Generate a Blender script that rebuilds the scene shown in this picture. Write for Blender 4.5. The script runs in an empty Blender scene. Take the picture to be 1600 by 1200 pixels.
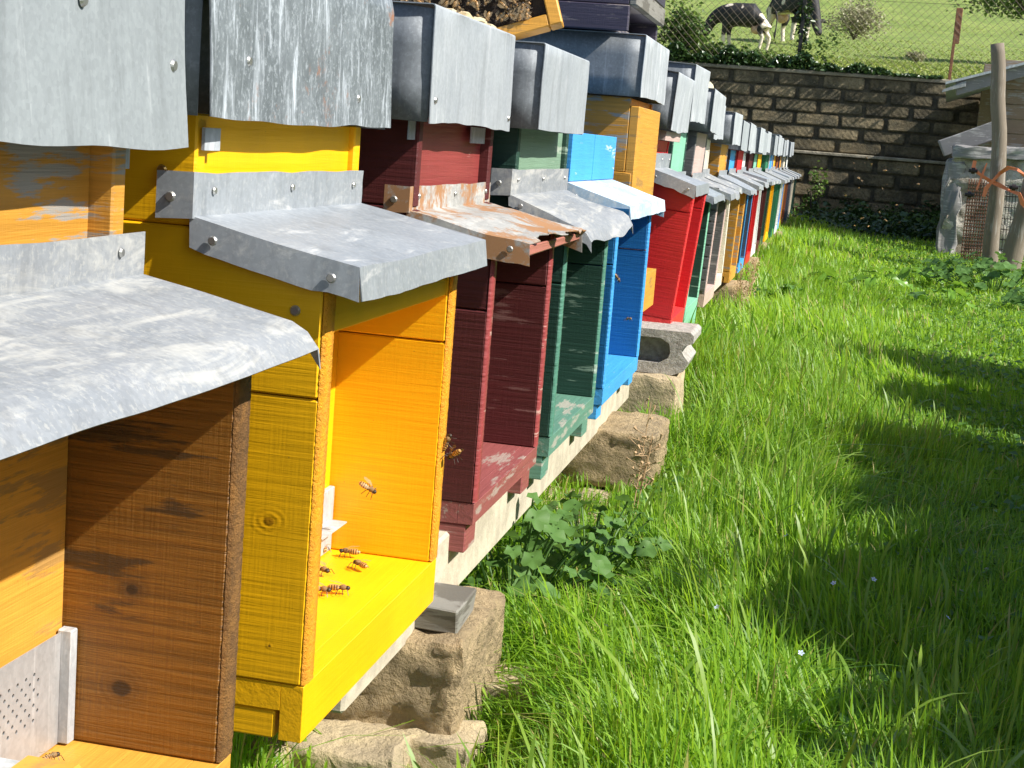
import bpy, bmesh, math, random
import numpy as np
from mathutils import Vector, Matrix, noise
random.seed(7); RNG = np.random.default_rng(7)
S = bpy.context.scene
COL = S.collection
EZ = 0.78            # the camera's height above the ground; z below is counted from the eye, things add EZ

# ------------------------------------------------------------------ camera, sky, sun, exposure
cd = bpy.data.cameras.new('camera'); cam = bpy.data.objects.new('camera', cd); COL.objects.link(cam)
yaw, pitch, roll = math.radians(11.24), math.radians(9.06), math.atan(.08)
F = Vector((-math.sin(yaw)*math.cos(pitch), math.cos(yaw)*math.cos(pitch), -math.sin(pitch)))
R0 = Vector((math.cos(yaw), math.sin(yaw), 0)); U0 = R0.cross(F)
Rv = R0*math.cos(roll) + U0*math.sin(roll); Uv = -R0*math.sin(roll) + U0*math.cos(roll)
cam.matrix_world = Matrix(((Rv.x, Uv.x, -F.x, 0), (Rv.y, Uv.y, -F.y, 0), (Rv.z, Uv.z, -F.z, EZ), (0, 0, 0, 1)))
cd.sensor_width = 36; cd.lens = 54; cd.clip_start = .05; cd.clip_end = 1000
S.camera = cam
SUN = Vector((1, -.19, .95)).normalized()
elev = math.asin(SUN.z); az = math.atan2(SUN.x, SUN.y)
w = bpy.data.worlds.new('World'); S.world = w; w.use_nodes = True
wn = w.node_tree; sky = wn.nodes.new('ShaderNodeTexSky'); sky.sky_type = 'NISHITA'; sky.sun_disc = False
sky.sun_elevation = elev; sky.sun_rotation = az
bg = wn.nodes['Background']; bg.inputs[1].default_value = .10; wn.links.new(sky.outputs[0], bg.inputs[0])
sl = bpy.data.lights.new('sun', 'SUN'); sl.energy = 5.0; sl.angle = math.radians(.53); sl.color = (1, .955, .88)
so = bpy.data.objects.new('sun', sl); COL.objects.link(so); so.rotation_euler = (-SUN).to_track_quat('-Z', 'Y').to_euler()
so.location = (5, -1, 6)
S.view_settings.view_transform = 'Standard'; S.view_settings.look = 'None'; S.view_settings.gamma = 1
S.view_settings.use_curve_mapping = False; S.view_settings.exposure = .70

# ------------------------------------------------------------------ materials
def lin(r, g, b):
    f = lambda c: (c/255)/12.92 if c/255 <= .04045 else ((c/255+.055)/1.055)**2.4
    return (f(r), f(g), f(b), 1)
def newmat(name):
    m = bpy.data.materials.new(name); m.use_nodes = True
    n = m.node_tree.nodes; return m, n, m.node_tree.links, n['Principled BSDF']
class G:
    """small node-graph helper"""
    def __init__(s, m): s.t = m.node_tree; s.n = s.t.nodes; s.l = s.t.links; s.tc = s.n.new('ShaderNodeTexCoord')
    def noise(s, sc=(1, 1, 1), scale=1, detail=4, rough=.6, off=(0, 0, 0), dist=0):
        mp = s.n.new('ShaderNodeMapping'); mp.inputs['Scale'].default_value = sc; mp.inputs['Location'].default_value = off
        s.l.new(s.tc.outputs['Object'], mp.inputs[0])
        t = s.n.new('ShaderNodeTexNoise'); t.inputs['Scale'].default_value = scale; t.inputs['Detail'].default_value = detail
        t.inputs['Roughness'].default_value = rough; t.inputs['Distortion'].default_value = dist
        s.l.new(mp.outputs[0], t.inputs[0]); return t.outputs[0]
    def vor(s, sc, scale, feat='F1'):
        mp = s.n.new('ShaderNodeMapping'); mp.inputs['Scale'].default_value = sc; s.l.new(s.tc.outputs['Object'], mp.inputs[0])
        t = s.n.new('ShaderNodeTexVoronoi'); t.feature = feat; t.inputs['Scale'].default_value = scale
        s.l.new(mp.outputs[0], t.inputs[0]); return t.outputs[0]
    def ramp(s, src, a, b, lo=0, hi=1):
        r = s.n.new('ShaderNodeMapRange'); r.inputs[1].default_value = a; r.inputs[2].default_value = b
        r.inputs[3].default_value = lo; r.inputs[4].default_value = hi; r.interpolation_type = 'SMOOTHSTEP'
        s.l.new(src, r.inputs[0]); return r.outputs[0]
    def math(s, op, a, b):
        m = s.n.new('ShaderNodeMath'); m.operation = op
        for i, v in enumerate((a, b)):
            if isinstance(v, (int, float)): m.inputs[i].default_value = v
            else: s.l.new(v, m.inputs[i])
        return m.outputs[0]
    def mix(s, fac, a, b, mode='MIX'):
        m = s.n.new('ShaderNodeMix'); m.data_type = 'RGBA'; m.blend_type = mode
        if isinstance(fac, (int, float)): m.inputs[0].default_value = fac
        else: s.l.new(fac, m.inputs[0])
        for i, v in ((6, a), (7, b)):
            if isinstance(v, tuple): m.inputs[i].default_value = v
            else: s.l.new(v, m.inputs[i])
        return m.outputs[2]
    def bump(s, h, strength, dist, nrm=None):
        b = s.n.new('ShaderNodeBump'); b.inputs['Strength'].default_value = strength; b.inputs['Distance'].default_value = dist
        s.l.new(h, b.inputs['Height'])
        if nrm: s.l.new(nrm, b.inputs['Normal'])
        return b.outputs[0]
def paint(name, col, wear=None, wa=0., rough=.5, horiz=True, grain=1., dark=.72, wearscale=1.):
    m, n, l, p = newmat(name); g = G(m)
    sc = (5, 5, 170) if horiz else (130, 6, 130)
    gr = g.noise(sc, 1, 5, .65)
    big = g.noise((1, 1, 1), 9, 4)
    saw = g.noise((330, 330, 16) if horiz else (20, 330, 20), 1, 2)
    c = g.mix(g.ramp(gr, .30, .60), tuple(x*(dark*.5+.5) for x in col[:3])+(1,), col)
    c = g.mix(g.ramp(big, .35, .7, 0, .40), c, tuple(x*.72 for x in col[:3])+(1,))
    if wear:
        wn_ = g.noise((7, 7, 60) if horiz else (40, 7, 40), wearscale, 6, .7, (3, 1, 2))
        wb = g.noise((1, 1, 1), 6, 3, .5, (9, 4, 2))
        f = g.ramp(g.math('ADD', wn_, g.math('MULTIPLY', wb, .6)), .98-.3*wa, 1.05-.3*wa)
        c = g.mix(f, c, wear)
    sp = g.vor((1, 1, 1), 45); dots = g.ramp(sp, .0, .06, 1, 0)
    c = g.mix(g.math('MULTIPLY', dots, .5), c, (.04, .03, .02, 1))
    l.new(c, p.inputs['Base Color'])
    p.inputs['Roughness'].default_value = rough
    h = g.math('ADD', g.math('MULTIPLY', gr, 1.), g.math('MULTIPLY', saw, .22))
    l.new(g.bump(h, .5*grain, .0028), p.inputs['Normal'])
    return m
def metal(name, base, light, dark=None, rust=None, ra=0., metalness=.55, rough=.42, vertical=True, la=.5, speck=.5):
    m, n, l, p = newmat(name); g = G(m)
    sc = (60, 60, 5 if la < .40 or la > .6 else 11) if vertical else (34, 7, 30)
    st = g.noise(sc, 1, 6, .72, dist=.6); cl = g.noise((1, 1, 1), 7, 5, .6, (2, 7, 1)); fine = g.noise((1, 1, 1), 160, 3, .7)
    dark = dark or tuple(x*.55 for x in base[:3])+(1,)
    c = g.mix(g.ramp(g.math('ADD', g.math('MULTIPLY', cl, .6), g.math('MULTIPLY', g.noise((1, 1, .6), 38, 6, .75, (1, 5, 2)), .45)), .36, .66), dark, base)
    f = g.math('MULTIPLY', g.ramp(st, .60-.25*la, .80-.25*la), g.ramp(cl, .25, .6, .35, 1))
    c = g.mix(f, c, light)
    c = g.mix(g.ramp(fine, .50, .68, 0, speck), c, light)
    vt = n.new('ShaderNodeTexVoronoi'); vt.inputs['Scale'].default_value = 230; l.new(g.tc.outputs['Object'], vt.inputs[0])
    sx = n.new('ShaderNodeSeparateColor'); l.new(vt.outputs['Color'], sx.inputs[0])
    c = g.mix(.13, c, g.mix(g.ramp(sx.outputs[0], 0, 1), tuple(x*.62 for x in base[:3])+(1,), tuple(min(1, x*1.4) for x in base[:3])+(1,)))
    drip = g.ramp(g.noise((28, 28, 3), 1, 5, .7, (8, 3, 1), .4), .50, .66, 0, .30); c = g.mix(drip, c, tuple(x*.45 for x in base[:3])+(1,))
    if rust:
        rn = g.noise((1, 1, 1), 8, 6, .72, (5, 5, 5)); rf = g.noise((1, 1, 1), 90, 4, .75)
        f2 = g.ramp(g.math('ADD', rn, g.math('MULTIPLY', rf, .35)), .86-.35*ra, .98-.35*ra)
        c = g.mix(f2, c, rust)
        mf = g.math('MULTIPLY', g.math('SUBTRACT', 1, f2), metalness); l.new(mf, p.inputs['Metallic'])
    else: p.inputs['Metallic'].default_value = metalness
    l.new(c, p.inputs['Base Color'])
    l.new(g.ramp(f, 0, 1, rough, min(1, rough+.3)), p.inputs['Roughness'])
    l.new(g.bump(g.math('ADD', g.math('MULTIPLY', cl, 1.), g.math('MULTIPLY', st, .12)), .22, .005), p.inputs['Normal'])
    return m
def simple(name, col, rough=.6, metalness=0, col2=None, sc=30, bump=0, bs=60, dist=.004):
    m, n, l, p = newmat(name); g = G(m)
    if col2: l.new(g.mix(g.ramp(g.noise((1, 1, 1), sc, 5, .65), .35, .65), col, col2), p.inputs['Base Color'])
    else: p.inputs['Base Color'].default_value = col
    p.inputs['Roughness'].default_value = rough; p.inputs['Metallic'].default_value = metalness
    if bump: l.new(g.bump(g.noise((1, 1, 1), bs, 6, .7), bump, dist), p.inputs['Normal'])
    return m
def leafmat(name, c1, c2, trans=.35, rough=.45, c3=None):
    m, n, l, p = newmat(name)
    geo = n.new('ShaderNodeNewGeometry'); cr = n.new('ShaderNodeValToRGB')
    cr.color_ramp.elements[0].color = c1; cr.color_ramp.elements[1].color = c2
    if c3:
        cr.color_ramp.elements[1].position = .93
        e = cr.color_ramp.elements.new(.97); e.color = c3
    l.new(geo.outputs['Random Per Island'], cr.inputs[0])
    l.new(cr.outputs[0], p.inputs['Base Color']); p.inputs['Roughness'].default_value = rough
    tr = n.new('ShaderNodeBsdfTranslucent'); hs = n.new('ShaderNodeHueSaturation'); hs.inputs['Value'].default_value = 1.5
    hs.inputs['Hue'].default_value = .485
    l.new(cr.outputs[0], hs.inputs['Color']); l.new(hs.outputs[0], tr.inputs[0])
    mx = n.new('ShaderNodeMixShader'); mx.inputs[0].default_value = trans
    l.new(p.outputs[0], mx.inputs[1]); l.new(tr.outputs[0], mx.inputs[2])
    l.new(mx.outputs[0], n['Material Output'].inputs[0]); return m
zinc = metal('zinc_sheet', (.37, .40, .42, 1), (.55, .57, .58, 1), (.30, .33, .355, 1), la=.25, speck=.12, metalness=.12, rough=.58)
zinc_old = metal('old_zinc', (.28, .31, .32, 1), (.40, .43, .44, 1), (.23, .255, .265, 1), la=.15, speck=.15, metalness=.12, rough=.58)
zinc_stained = metal('stained_zinc', (.25, .28, .30, 1), (.62, .68, .72, 1), (.13, .15, .16, 1), (.30, .14, .08, 1), .30, la=.43, speck=.45, metalness=.35, rough=.5)
zinc_streak = metal('streaked_zinc', (.42, .45, .47, 1), (.70, .72, .74, 1), (.34, .37, .40, 1), la=.42, speck=.15, metalness=.12, rough=.58)
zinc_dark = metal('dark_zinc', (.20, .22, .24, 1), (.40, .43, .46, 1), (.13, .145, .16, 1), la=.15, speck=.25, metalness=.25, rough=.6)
zinc_lime = metal('limed_zinc', (.28, .295, .31, 1), (.46, .455, .42, 1), (.22, .24, .26, 1), la=.55, speck=.5, vertical=False, metalness=.12, rough=.6)
zinc_flap = metal('flap_zinc', (.37, .40, .43, 1), (.66, .66, .63, 1), (.30, .33, .36, 1), la=.25, speck=.3, vertical=False, metalness=.3, rough=.45)
zinc_rust = metal('rusted_zinc', (.42, .42, .40, 1), (.6, .58, .52, 1), None, (.33, .17, .075, 1), .62, la=.4, speck=.4, vertical=False, metalness=.15, rough=.7)
blue_sheet = metal('blue_painted_sheet', (.03, .25, .62, 1), (.62, .72, .80, 1), (.025, .19, .52, 1), la=.22, speck=.15, vertical=False, metalness=0, rough=.45)
blue_top = metal('worn_blue_sheet', (.50, .62, .72, 1), (.75, .77, .78, 1), (.30, .5, .7, 1), la=.6, speck=.35, vertical=False, metalness=0, rough=.5)
screw_m = simple('screw_metal', (.45, .45, .43, 1), .35, .8); brass_m = simple('brass_screw', (.42, .30, .10, 1), .35, .8)
dark_m = simple('hollow_shade', (.006, .005, .004, 1), .9)  # near-black colour standing for the shade inside openings

# ------------------------------------------------------------------ mesh helpers
class Thing:
    def __init__(s, name, label, cat, loc, group=None, rot=(0, 0, 0)):
        o = bpy.data.objects.new(name, None); COL.objects.link(o); o.empty_display_size = .1
        o.location = (loc[0], loc[1], loc[2]+EZ); o.rotation_euler = rot; o['label'] = label; o['category'] = cat
        if group: o['group'] = group
        s.o = o; s.b = Vector(loc)
    def part(s, name, bm, m, smooth=False, parent=None, stuff=False, label=None):
        o = mk(name, bm, m, smooth, s.b); o.parent = parent or s.o
        if stuff: o['kind'] = 'stuff'
        if label: o['label'] = label
        return o
def mk(name, bm, m, smooth=False, base=(0, 0, 0)):
    me = bpy.data.meshes.new(name)
    if base is not None: bmesh.ops.translate(bm, verts=bm.verts, vec=-Vector(base))
    bm.normal_update(); bm.to_mesh(me); bm.free()
    if smooth: me.polygons.foreach_set('use_smooth', [True]*len(me.polygons))
    for x in (m if isinstance(m, (list, tuple)) else [m]): me.materials.append(x)
    o = bpy.data.objects.new(name, me); COL.objects.link(o); return o
def top(o, loc, label, cat, group=None, kind=None, rot=None):
    o.location = (loc[0], loc[1], loc[2]+EZ)
    if rot: o.rotation_euler = rot
    if label: o['label'] = label
    if cat: o['category'] = cat
    if group: o['group'] = group
    if kind: o['kind'] = kind
    return o
def box(x0, x1, y0, y1, z0, z1, bev=.0015, bm=None, jit=0, seg=1):
    b = bmesh.new(); r = bmesh.ops.create_cube(b, size=1)
    for v in b.verts:
        v.co = Vector(((x0+x1)/2+v.co.x*(x1-x0), (y0+y1)/2+v.co.y*(y1-y0), (z0+z1)/2+v.co.z*(z1-z0)))
        if jit: v.co += Vector((random.uniform(-jit, jit) for _ in range(3)))
    if bev: bmesh.ops.bevel(b, geom=b.edges[:], offset=bev, segments=seg, affect='EDGES', profile=.6)
    if bm is None: return b
    me = bpy.data.meshes.new('t'); b.to_mesh(me); b.free(); bm.from_mesh(me); bpy.data.meshes.remove(me); return bm
def prismY(poly, y0, y1, bev=.0015):
    b = bmesh.new(); vs = [b.verts.new((x, y0, z)) for x, z in poly]; f = b.faces.new(vs)
    r = bmesh.ops.extrude_face_region(b, geom=[f]); bmesh.ops.translate(b, verts=[v for v in r['geom'] if isinstance(v, bmesh.types.BMVert)], vec=(0, y1-y0, 0))
    bmesh.ops.recalc_face_normals(b, faces=b.faces)
    if bev: bmesh.ops.bevel(b, geom=b.edges[:], offset=bev, segments=1, affect='EDGES')
    return b
def grid(bm, P, t=0):
    """P[i][j] -> points or None; makes quads"""
    V = [[bm.verts.new(p) if p is not None else None for p in row] for row in P]
    for i in range(len(V)-1):
        for j in range(len(V[0])-1):
            q = [V[i][j], V[i+1][j], V[i+1][j+1], V[i][j+1]]
            if all(q): bm.faces.new(q)
    return bm
def thick(o, t=.0012, off=0):
    md = o.modifiers.new('thickness', 'SOLIDIFY'); md.thickness = t; md.offset = off; return o
def tube(bm, pts, r, n=6, r2=None):
    pts = [Vector(p) for p in pts]; rings = []
    for i, p in enumerate(pts):
        d = (pts[min(i+1, len(pts)-1)]-pts[max(i-1, 0)]).normalized()
        a = d.cross(Vector((.13, .31, .94))).normalized(); c = d.cross(a)
        rr = (r if r2 is None else r+(r2-r)*i/(len(pts)-1)) if not isinstance(r, (list, tuple)) else r[i]
        rings.append([bm.verts.new(p+(a*math.cos(2*math.pi*k/n)+c*math.sin(2*math.pi*k/n))*rr) for k in range(n)])
    for i in range(len(rings)-1):
        for k in range(n): bm.faces.new((rings[i][k], rings[i][(k+1) % n], rings[i+1][(k+1) % n], rings[i+1][k]))
    if n > 2: bm.faces.new(rings[0][::-1]); bm.faces.new(rings[-1])
    return bm
def nz(x, y, z=0, s=1): return noise.noise(Vector((x*s, y*s, z*s)))
def rock(cx, cy, cz, dx, dy, dz, seed=0, amp=.12, cuts=3, bev=.11):
    b = bmesh.new(); bmesh.ops.create_cube(b, size=1)
    bmesh.ops.bevel(b, geom=b.edges[:], offset=bev*.5, segments=2, affect='EDGES', profile=.6)
    bmesh.ops.subdivide_edges(b, edges=b.edges[:], cuts=cuts, use_grid_fill=True)
    bmesh.ops.triangulate(b, faces=b.faces[:])
    for v in b.verts:
        p = Vector((v.co.x*dx, v.co.y*dy, v.co.z*dz)); q = p*14+Vector((seed*7.1, seed*3.3, seed))
        n1 = noise.noise_vector(q*.6)*amp*.08 + noise.noise_vector(q*2.6)*amp*.045 + noise.noise_vector(q*5.)*amp*(.022 if cuts > 4 else 0)
        v.co = p+n1+Vector((cx, cy, cz))
    return b
SCREW = None
def screw(th, parent, p, nrm, r=.0045, m=None):
    """small round screw head with a cross slot"""
    global SCREW
    if SCREW is None:
        b = bmesh.new(); bmesh.ops.create_cone(b, segments=14, radius1=1, radius2=.72, depth=.4, cap_ends=True)
        bmesh.ops.translate(b, verts=b.verts, vec=(0, 0, .2))
        SCREW = bpy.data.meshes.new('screw'); b.to_mesh(SCREW); b.free(); SCREW.materials.append(screw_m)
        b = bmesh.new(); box(-.5, .5, -.1, .1, .39, .43, 0, b); box(-.1, .1, -.5, .5, .385, .425, 0, b)
        global SLOT; SLOT = bpy.data.meshes.new('screw_slot'); b.to_mesh(SLOT); b.free(); SLOT.materials.append(dark_m)
    me = SCREW
    if m is not None and m is not screw_m: me = SCREW.copy(); me.materials.clear(); me.materials.append(m)
    b = bmesh.new(); b.from_mesh(me); s2 = bmesh.new(); s2.from_mesh(SLOT); s2.free(); b.free()
    o = bpy.data.objects.new('screw', me); COL.objects.link(o); o.parent = parent
    o.location = Vector(p)-th.b; o.rotation_mode = 'QUATERNION'; o.rotation_quaternion = Vector(nrm).to_track_quat('Z', 'Y'); o.scale = (r, r, r)
    return o

# ------------------------------------------------------------------ ground, hill
def gz(y, x=0):
    t = min(1, max(0, (y-2)/15)); return -.775+.165*t
def hz(x, y):
    d = y-17.3; h = .93+.0716*d
    if y > 50: h += .0022*(min(y, 85)-50)**2+.154*max(0, y-85)
    return h+.12*nz(x, y, 0, .09)*min(1, d/6)+.02*max(0, -x-4)*min(1, d/30)*.3
soil = simple('soil', (.06, .095, .022, 1), .95, 0, (.045, .05, .02, 1), 12, .6, 60, .01)
b = bmesh.new()
ys = [-150, -20, -4, 0, 1, 2, 3, 4, 6, 8, 10, 12, 14, 17.02]; xs = [-150, -20, -6, -3, -2, -1, -.5, 0, .5, 1, 2, 4, 8, 20, 150]
grid(b, [[(x, y, gz(y)) for y in ys] for x in xs]); bmesh.ops.reverse_faces(b, faces=b.faces)
top(mk('ground', b, soil), (0, 0, 0), None, None, kind='structure')
m, n, l, p = newmat('pasture'); g = G(m)
a_ = g.noise((1, 1, 1), .5, 6, .65); b_ = g.noise((1, 1, 1), 5, 5, .75)
c = g.mix(g.ramp(a_, .35, .65), (.20, .27, .045, 1), (.30, .36, .075, 1)); c = g.mix(g.ramp(b_, .40, .64, 0, .85), c, (.11, .18, .03, 1))
c = g.mix(g.ramp(g.noise((1, 1, 1), 1.3, 5, .7, (5, 3, 0)), .6, .72, 0, .5), c, (.36, .34, .13, 1))
l.new(c, p.inputs['Base Color']); p.inputs['Roughness'].default_value = .9; l.new(g.bump(b_, .8, .15), p.inputs['Normal'])
pasture = m
b = bmesh.new()
ys = [17.3+i*1.5 for i in range(30)]+[63+i*6 for i in range(30)]; xs = [-160, -90, -60]+[-40+i*2 for i in range(41)]+[60, 90, 160]
grid(b, [[(x, y, hz(x, y)) for y in ys] for x in xs]); bmesh.ops.reverse_faces(b, faces=b.faces)
top(mk('hill', b, pasture, True), (0, 0, 0), None, None, kind='structure')

# ------------------------------------------------------------------ back wall of tuff blocks
m, n, l, p = newmat('tuff_block'); g = G(m)
oi = n.new('ShaderNodeObjectInfo')
c1 = g.mix(g.ramp(g.noise((1, 1, 1), 9, 6, .7), .35, .68), (.17, .135, .08, 1), (.38, .305, .185, 1))
c1 = g.mix(g.ramp(g.noise((1, 1, 1), 3, 5, .7, (4, 4, 4)), .45, .62, 0, .75), c1, (.055, .055, .04, 1))
l.new(g.mix(1, c1, g.mix(g.ramp(oi.outputs['Random'], 0, 1), (.50, .50, .47, 1), (1, .98, .92, 1)), 'MULTIPLY'), p.inputs['Base Color']); p.inputs['Roughness'].default_value = .95
wv = n.new('ShaderNodeTexWave'); wv.inputs['Scale'].default_value = 9; wv.inputs['Distortion'].default_value = 4; wv.bands_direction = 'DIAGONAL'
l.new(g.tc.outputs['Object'], wv.inputs[0])
l.new(g.bump(g.math('ADD', g.math('MULTIPLY', wv.outputs[0], .14), g.noise((1, 1, 1), 22, 6, .75)), 1., .03), p.inputs['Normal'])
tuff = m
mortar = simple('mortar', (.12, .10, .065, 1), .95, 0, (.06, .052, .035, 1), 14, .8, 30, .02)
capm = simple('wall_cap', (.40, .35, .26, 1), .95, 0, (.24, .21, .15, 1), 10, .8, 25, .02)
WY = 17.0
wl = Thing('stone_wall', 'dark weathered wall of tuff blocks closing off the far end of the grass path', 'wall', (0, WY, gz(WY)))
wl.part('wall_core', box(-9, 9, WY+.012, WY+.28, gz(WY)-.1, .925, .0), mortar)
wl.part('cap_stone', box(-9, 9, WY-.03, WY+.3, .926, .965, .008), capm)
wl.part('ledge', box(-9, 9, WY-.16, WY-.011, .085, .118, .006), capm)
wl.part('wall_core', box(-9, 9, WY-.10, WY+.008, gz(WY)-.1, .084, .0), mortar)
BRK = []
for k in range(5):
    bb = bmesh.new(); bmesh.ops.create_cube(bb, size=1)
    bmesh.ops.scale(bb, verts=bb.verts, vec=(.43, .03, .118)); bmesh.ops.bevel(bb, geom=bb.edges[:], offset=.011, segments=2, affect='EDGES')
    for v in bb.verts: v.co += noise.noise_vector(v.co*18+Vector((k*9, 0, 0)))*.006
    me = bpy.data.meshes.new('brick'); bb.to_mesh(me); bb.free(); me.materials.append(tuff); BRK.append(me)
def brick(x, y, z, sx=1, sz=1):
    o = bpy.data.objects.new('brick', random.choice(BRK)); COL.objects.link(o); o.parent = wl.o
    o.location = Vector((x, y, z))-wl.b; o.scale = (sx*random.uniform(.96, 1.03), random.uniform(.6, 1.7), sz*random.uniform(.90, 1.06))
    o.rotation_euler = (0, random.uniform(-.02, .02), random.choice((0, math.pi))+random.uniform(-.01, .01))
for r_ in range(6):
    x = -2.2+(.24 if r_ % 2 else 0)
    while x < 3.2: brick(x, WY-.004, .118+.066+r_*.1345); x += .478
for r_ in range(4):
    x = -1.3+(.24 if r_ % 2 else 0)
    while x < 1.6: brick(x, WY-.113, .084-.075-r_*.15, 1, 1.1); x += .478

# ------------------------------------------------------------------ beam and piers under the hives
concrete = simple('concrete', (.56, .50, .38, 1), .9, 0, (.42, .37, .28, 1), 22, .6, 90, .003)
stone = simple('sandstone', (.60, .45, .25, 1), .95, 0, (.40, .30, .17, 1), 16, 1., 60, .028)
stone2 = simple('pale_sandstone', (.60, .48, .29, 1), .95, 0, (.42, .34, .22, 1), 14, 1., 70, .010)
cinder = simple('cinder_block', (.50, .48, .44, 1), .95, 0, (.33, .31, .28, 1), 60, 1., 130, .006)
oldwood = paint('weathered_grey_wood', (.24, .23, .20, 1), (.12, .11, .09, 1), .5, .8)
top(mk('concrete_beam', box(-.62, -.458, 1.52, 3.83, -.628, -.528, .004), concrete), (0, 0, 0), 'long pale concrete beam carrying the nearest hives on stone blocks', 'beam')
top(mk('concrete_beam', box(-.62, -.47, 4.42, 16.9, -.56, -.49, .004), stone2), (0, 0, 0), 'tan stone beam running under the distant hives towards the wall', 'beam')
def rk(name, args, mat_, label, cat='stone block', group=None):
    c = args[:3]; bm = rock(*args)
    return top(mk(name, bm, mat_, True, c), c, label, cat, group)
rk('stone_block', (-.52, 1.895, -.70, .27, .27, .165, 1, .14, 16), stone, 'rough sandstone block under the yellow hive, a grey wood wedge on its top')
rk('stone_block', (-.475, 3.44, -.685, .30, .27, .135, 2, .12, 12), stone, 'brown sandstone block in the pier below the green hive, a flat slab beneath it')
rk('stone_slab', (-.47, 3.16, -.79, .28, .30, .07, 3, .2, 5), stone2, 'flat pale stone slab half sunk in weeds at the foot of a pier', 'stone slab')
rk('stone_block', (-.49, 4.22, -.69, .26, .26, .17, 4, .12, 5), stone2, 'pale yellow stone block under the grey cinder block')
rk('stone_block', (-.48, 7.0, -.64, .26, .34, .155, 5, .15, 4), stone, 'square stone pier under the ochre hive beyond the grey one')
for i, y in enumerate((8.6, 10.3, 12.2, 14.2, 16.1)):
    rk('stone_block', (-.5, y, -.62, .24, .3, .14, 6+i, .15, 2), stone, 'stone pier hidden in grass under the distant hives', 'stone block', 'stone piers under the far hives')
for i, (x, y, s, lab) in enumerate([(-.36, 1.99, .10, 'small tan stone in the grass behind the rough block'), (-.50, 1.72, .14, 'pale stone at the foot of the rough block under the yellow hive'),
                               (-.62, 1.66, .12, 'pale stone lying in grass below the yellow hive corner'), (-.42, 1.78, .12, 'small sandy stone in front of the rough sandstone block')]):
    rk('stone', (x, y, gz(y)+.012, s, s*.9, .06, 20+i, .16, 5), stone2, lab, 'stone')
# cinder block with a scalloped end and a hollow in its near face
def cinder_block():
    x0, x1, y0, y1, z0, z1 = -.66, -.335, 4.16, 4.40, -.603, -.482
    prof = [(x0, z0), (x1-.05, z0), (x1-.02, z0+.012), (x1-.008, z0+.04), (x1-.022, z0+.055), (x1-.03, z0+.068), (x1-.022, z0+.082), (x1, z0+.092), (x1, z1-.008), (x1-.01, z1), (x0, z1)]
    hol = [(x0+.03, z0+.03), (x1-.09, z0+.03), (x1-.065, z0+.045), (x1-.06, z0+.06), (x1-.065, z0+.085), (x1-.09, z1-.022), (x0+.03, z1-.022)]
    b = prismY(prof, y0+.05, y1, .002)
    for f in (0,):
        # rim in front: stitched ring between profile and hollow, at the near face
        pv = [b.verts.new((x, y0, z)) for x, z in prof]; bv = [b.verts.new((x, y0+.0505, z)) for x, z in prof]
        for i in range(len(prof)): j = (i+1) % len(prof); b.faces.new((pv[i], pv[j], bv[j], bv[i]))
        hv = [b.verts.new((x, y0, z)) for x, z in hol]; hb = [b.verts.new((x, y0+.049, z)) for x, z in hol]
        for i in range(len(hol)): j = (i+1) % len(hol); b.faces.new((hv[j], hv[i], hb[i], hb[j]))
        e = [b.edges.get((pv[i], pv[(i+1) % len(pv)])) for i in range(len(pv))]+[b.edges.get((hv[i], hv[(i+1) % len(hv)])) for i in range(len(hv))]
        bmesh.ops.triangle_fill(b, edges=e, use_beauty=True)
    bmesh.ops.recalc_face_normals(b, faces=b.faces)
    return b
cb = cinder_block()
top(mk('cinder_block', cb, cinder, False, (-.48, 4.28, -.603)), (-.48, 4.28, -.603), 'pale grey hollow cinder block with a scalloped end sticking out under the red hive', 'cinder block')
top(mk('wood_wedge', box(-.50, -.405, 1.80, 1.90, -.615, -.583, .002, None, .003), oldwood, False, (-.45, 1.84, -.615)), (-.45, 1.84, -.615), 'short weathered grey wood wedge lying on the rough sandstone block', 'wood wedge')

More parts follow.
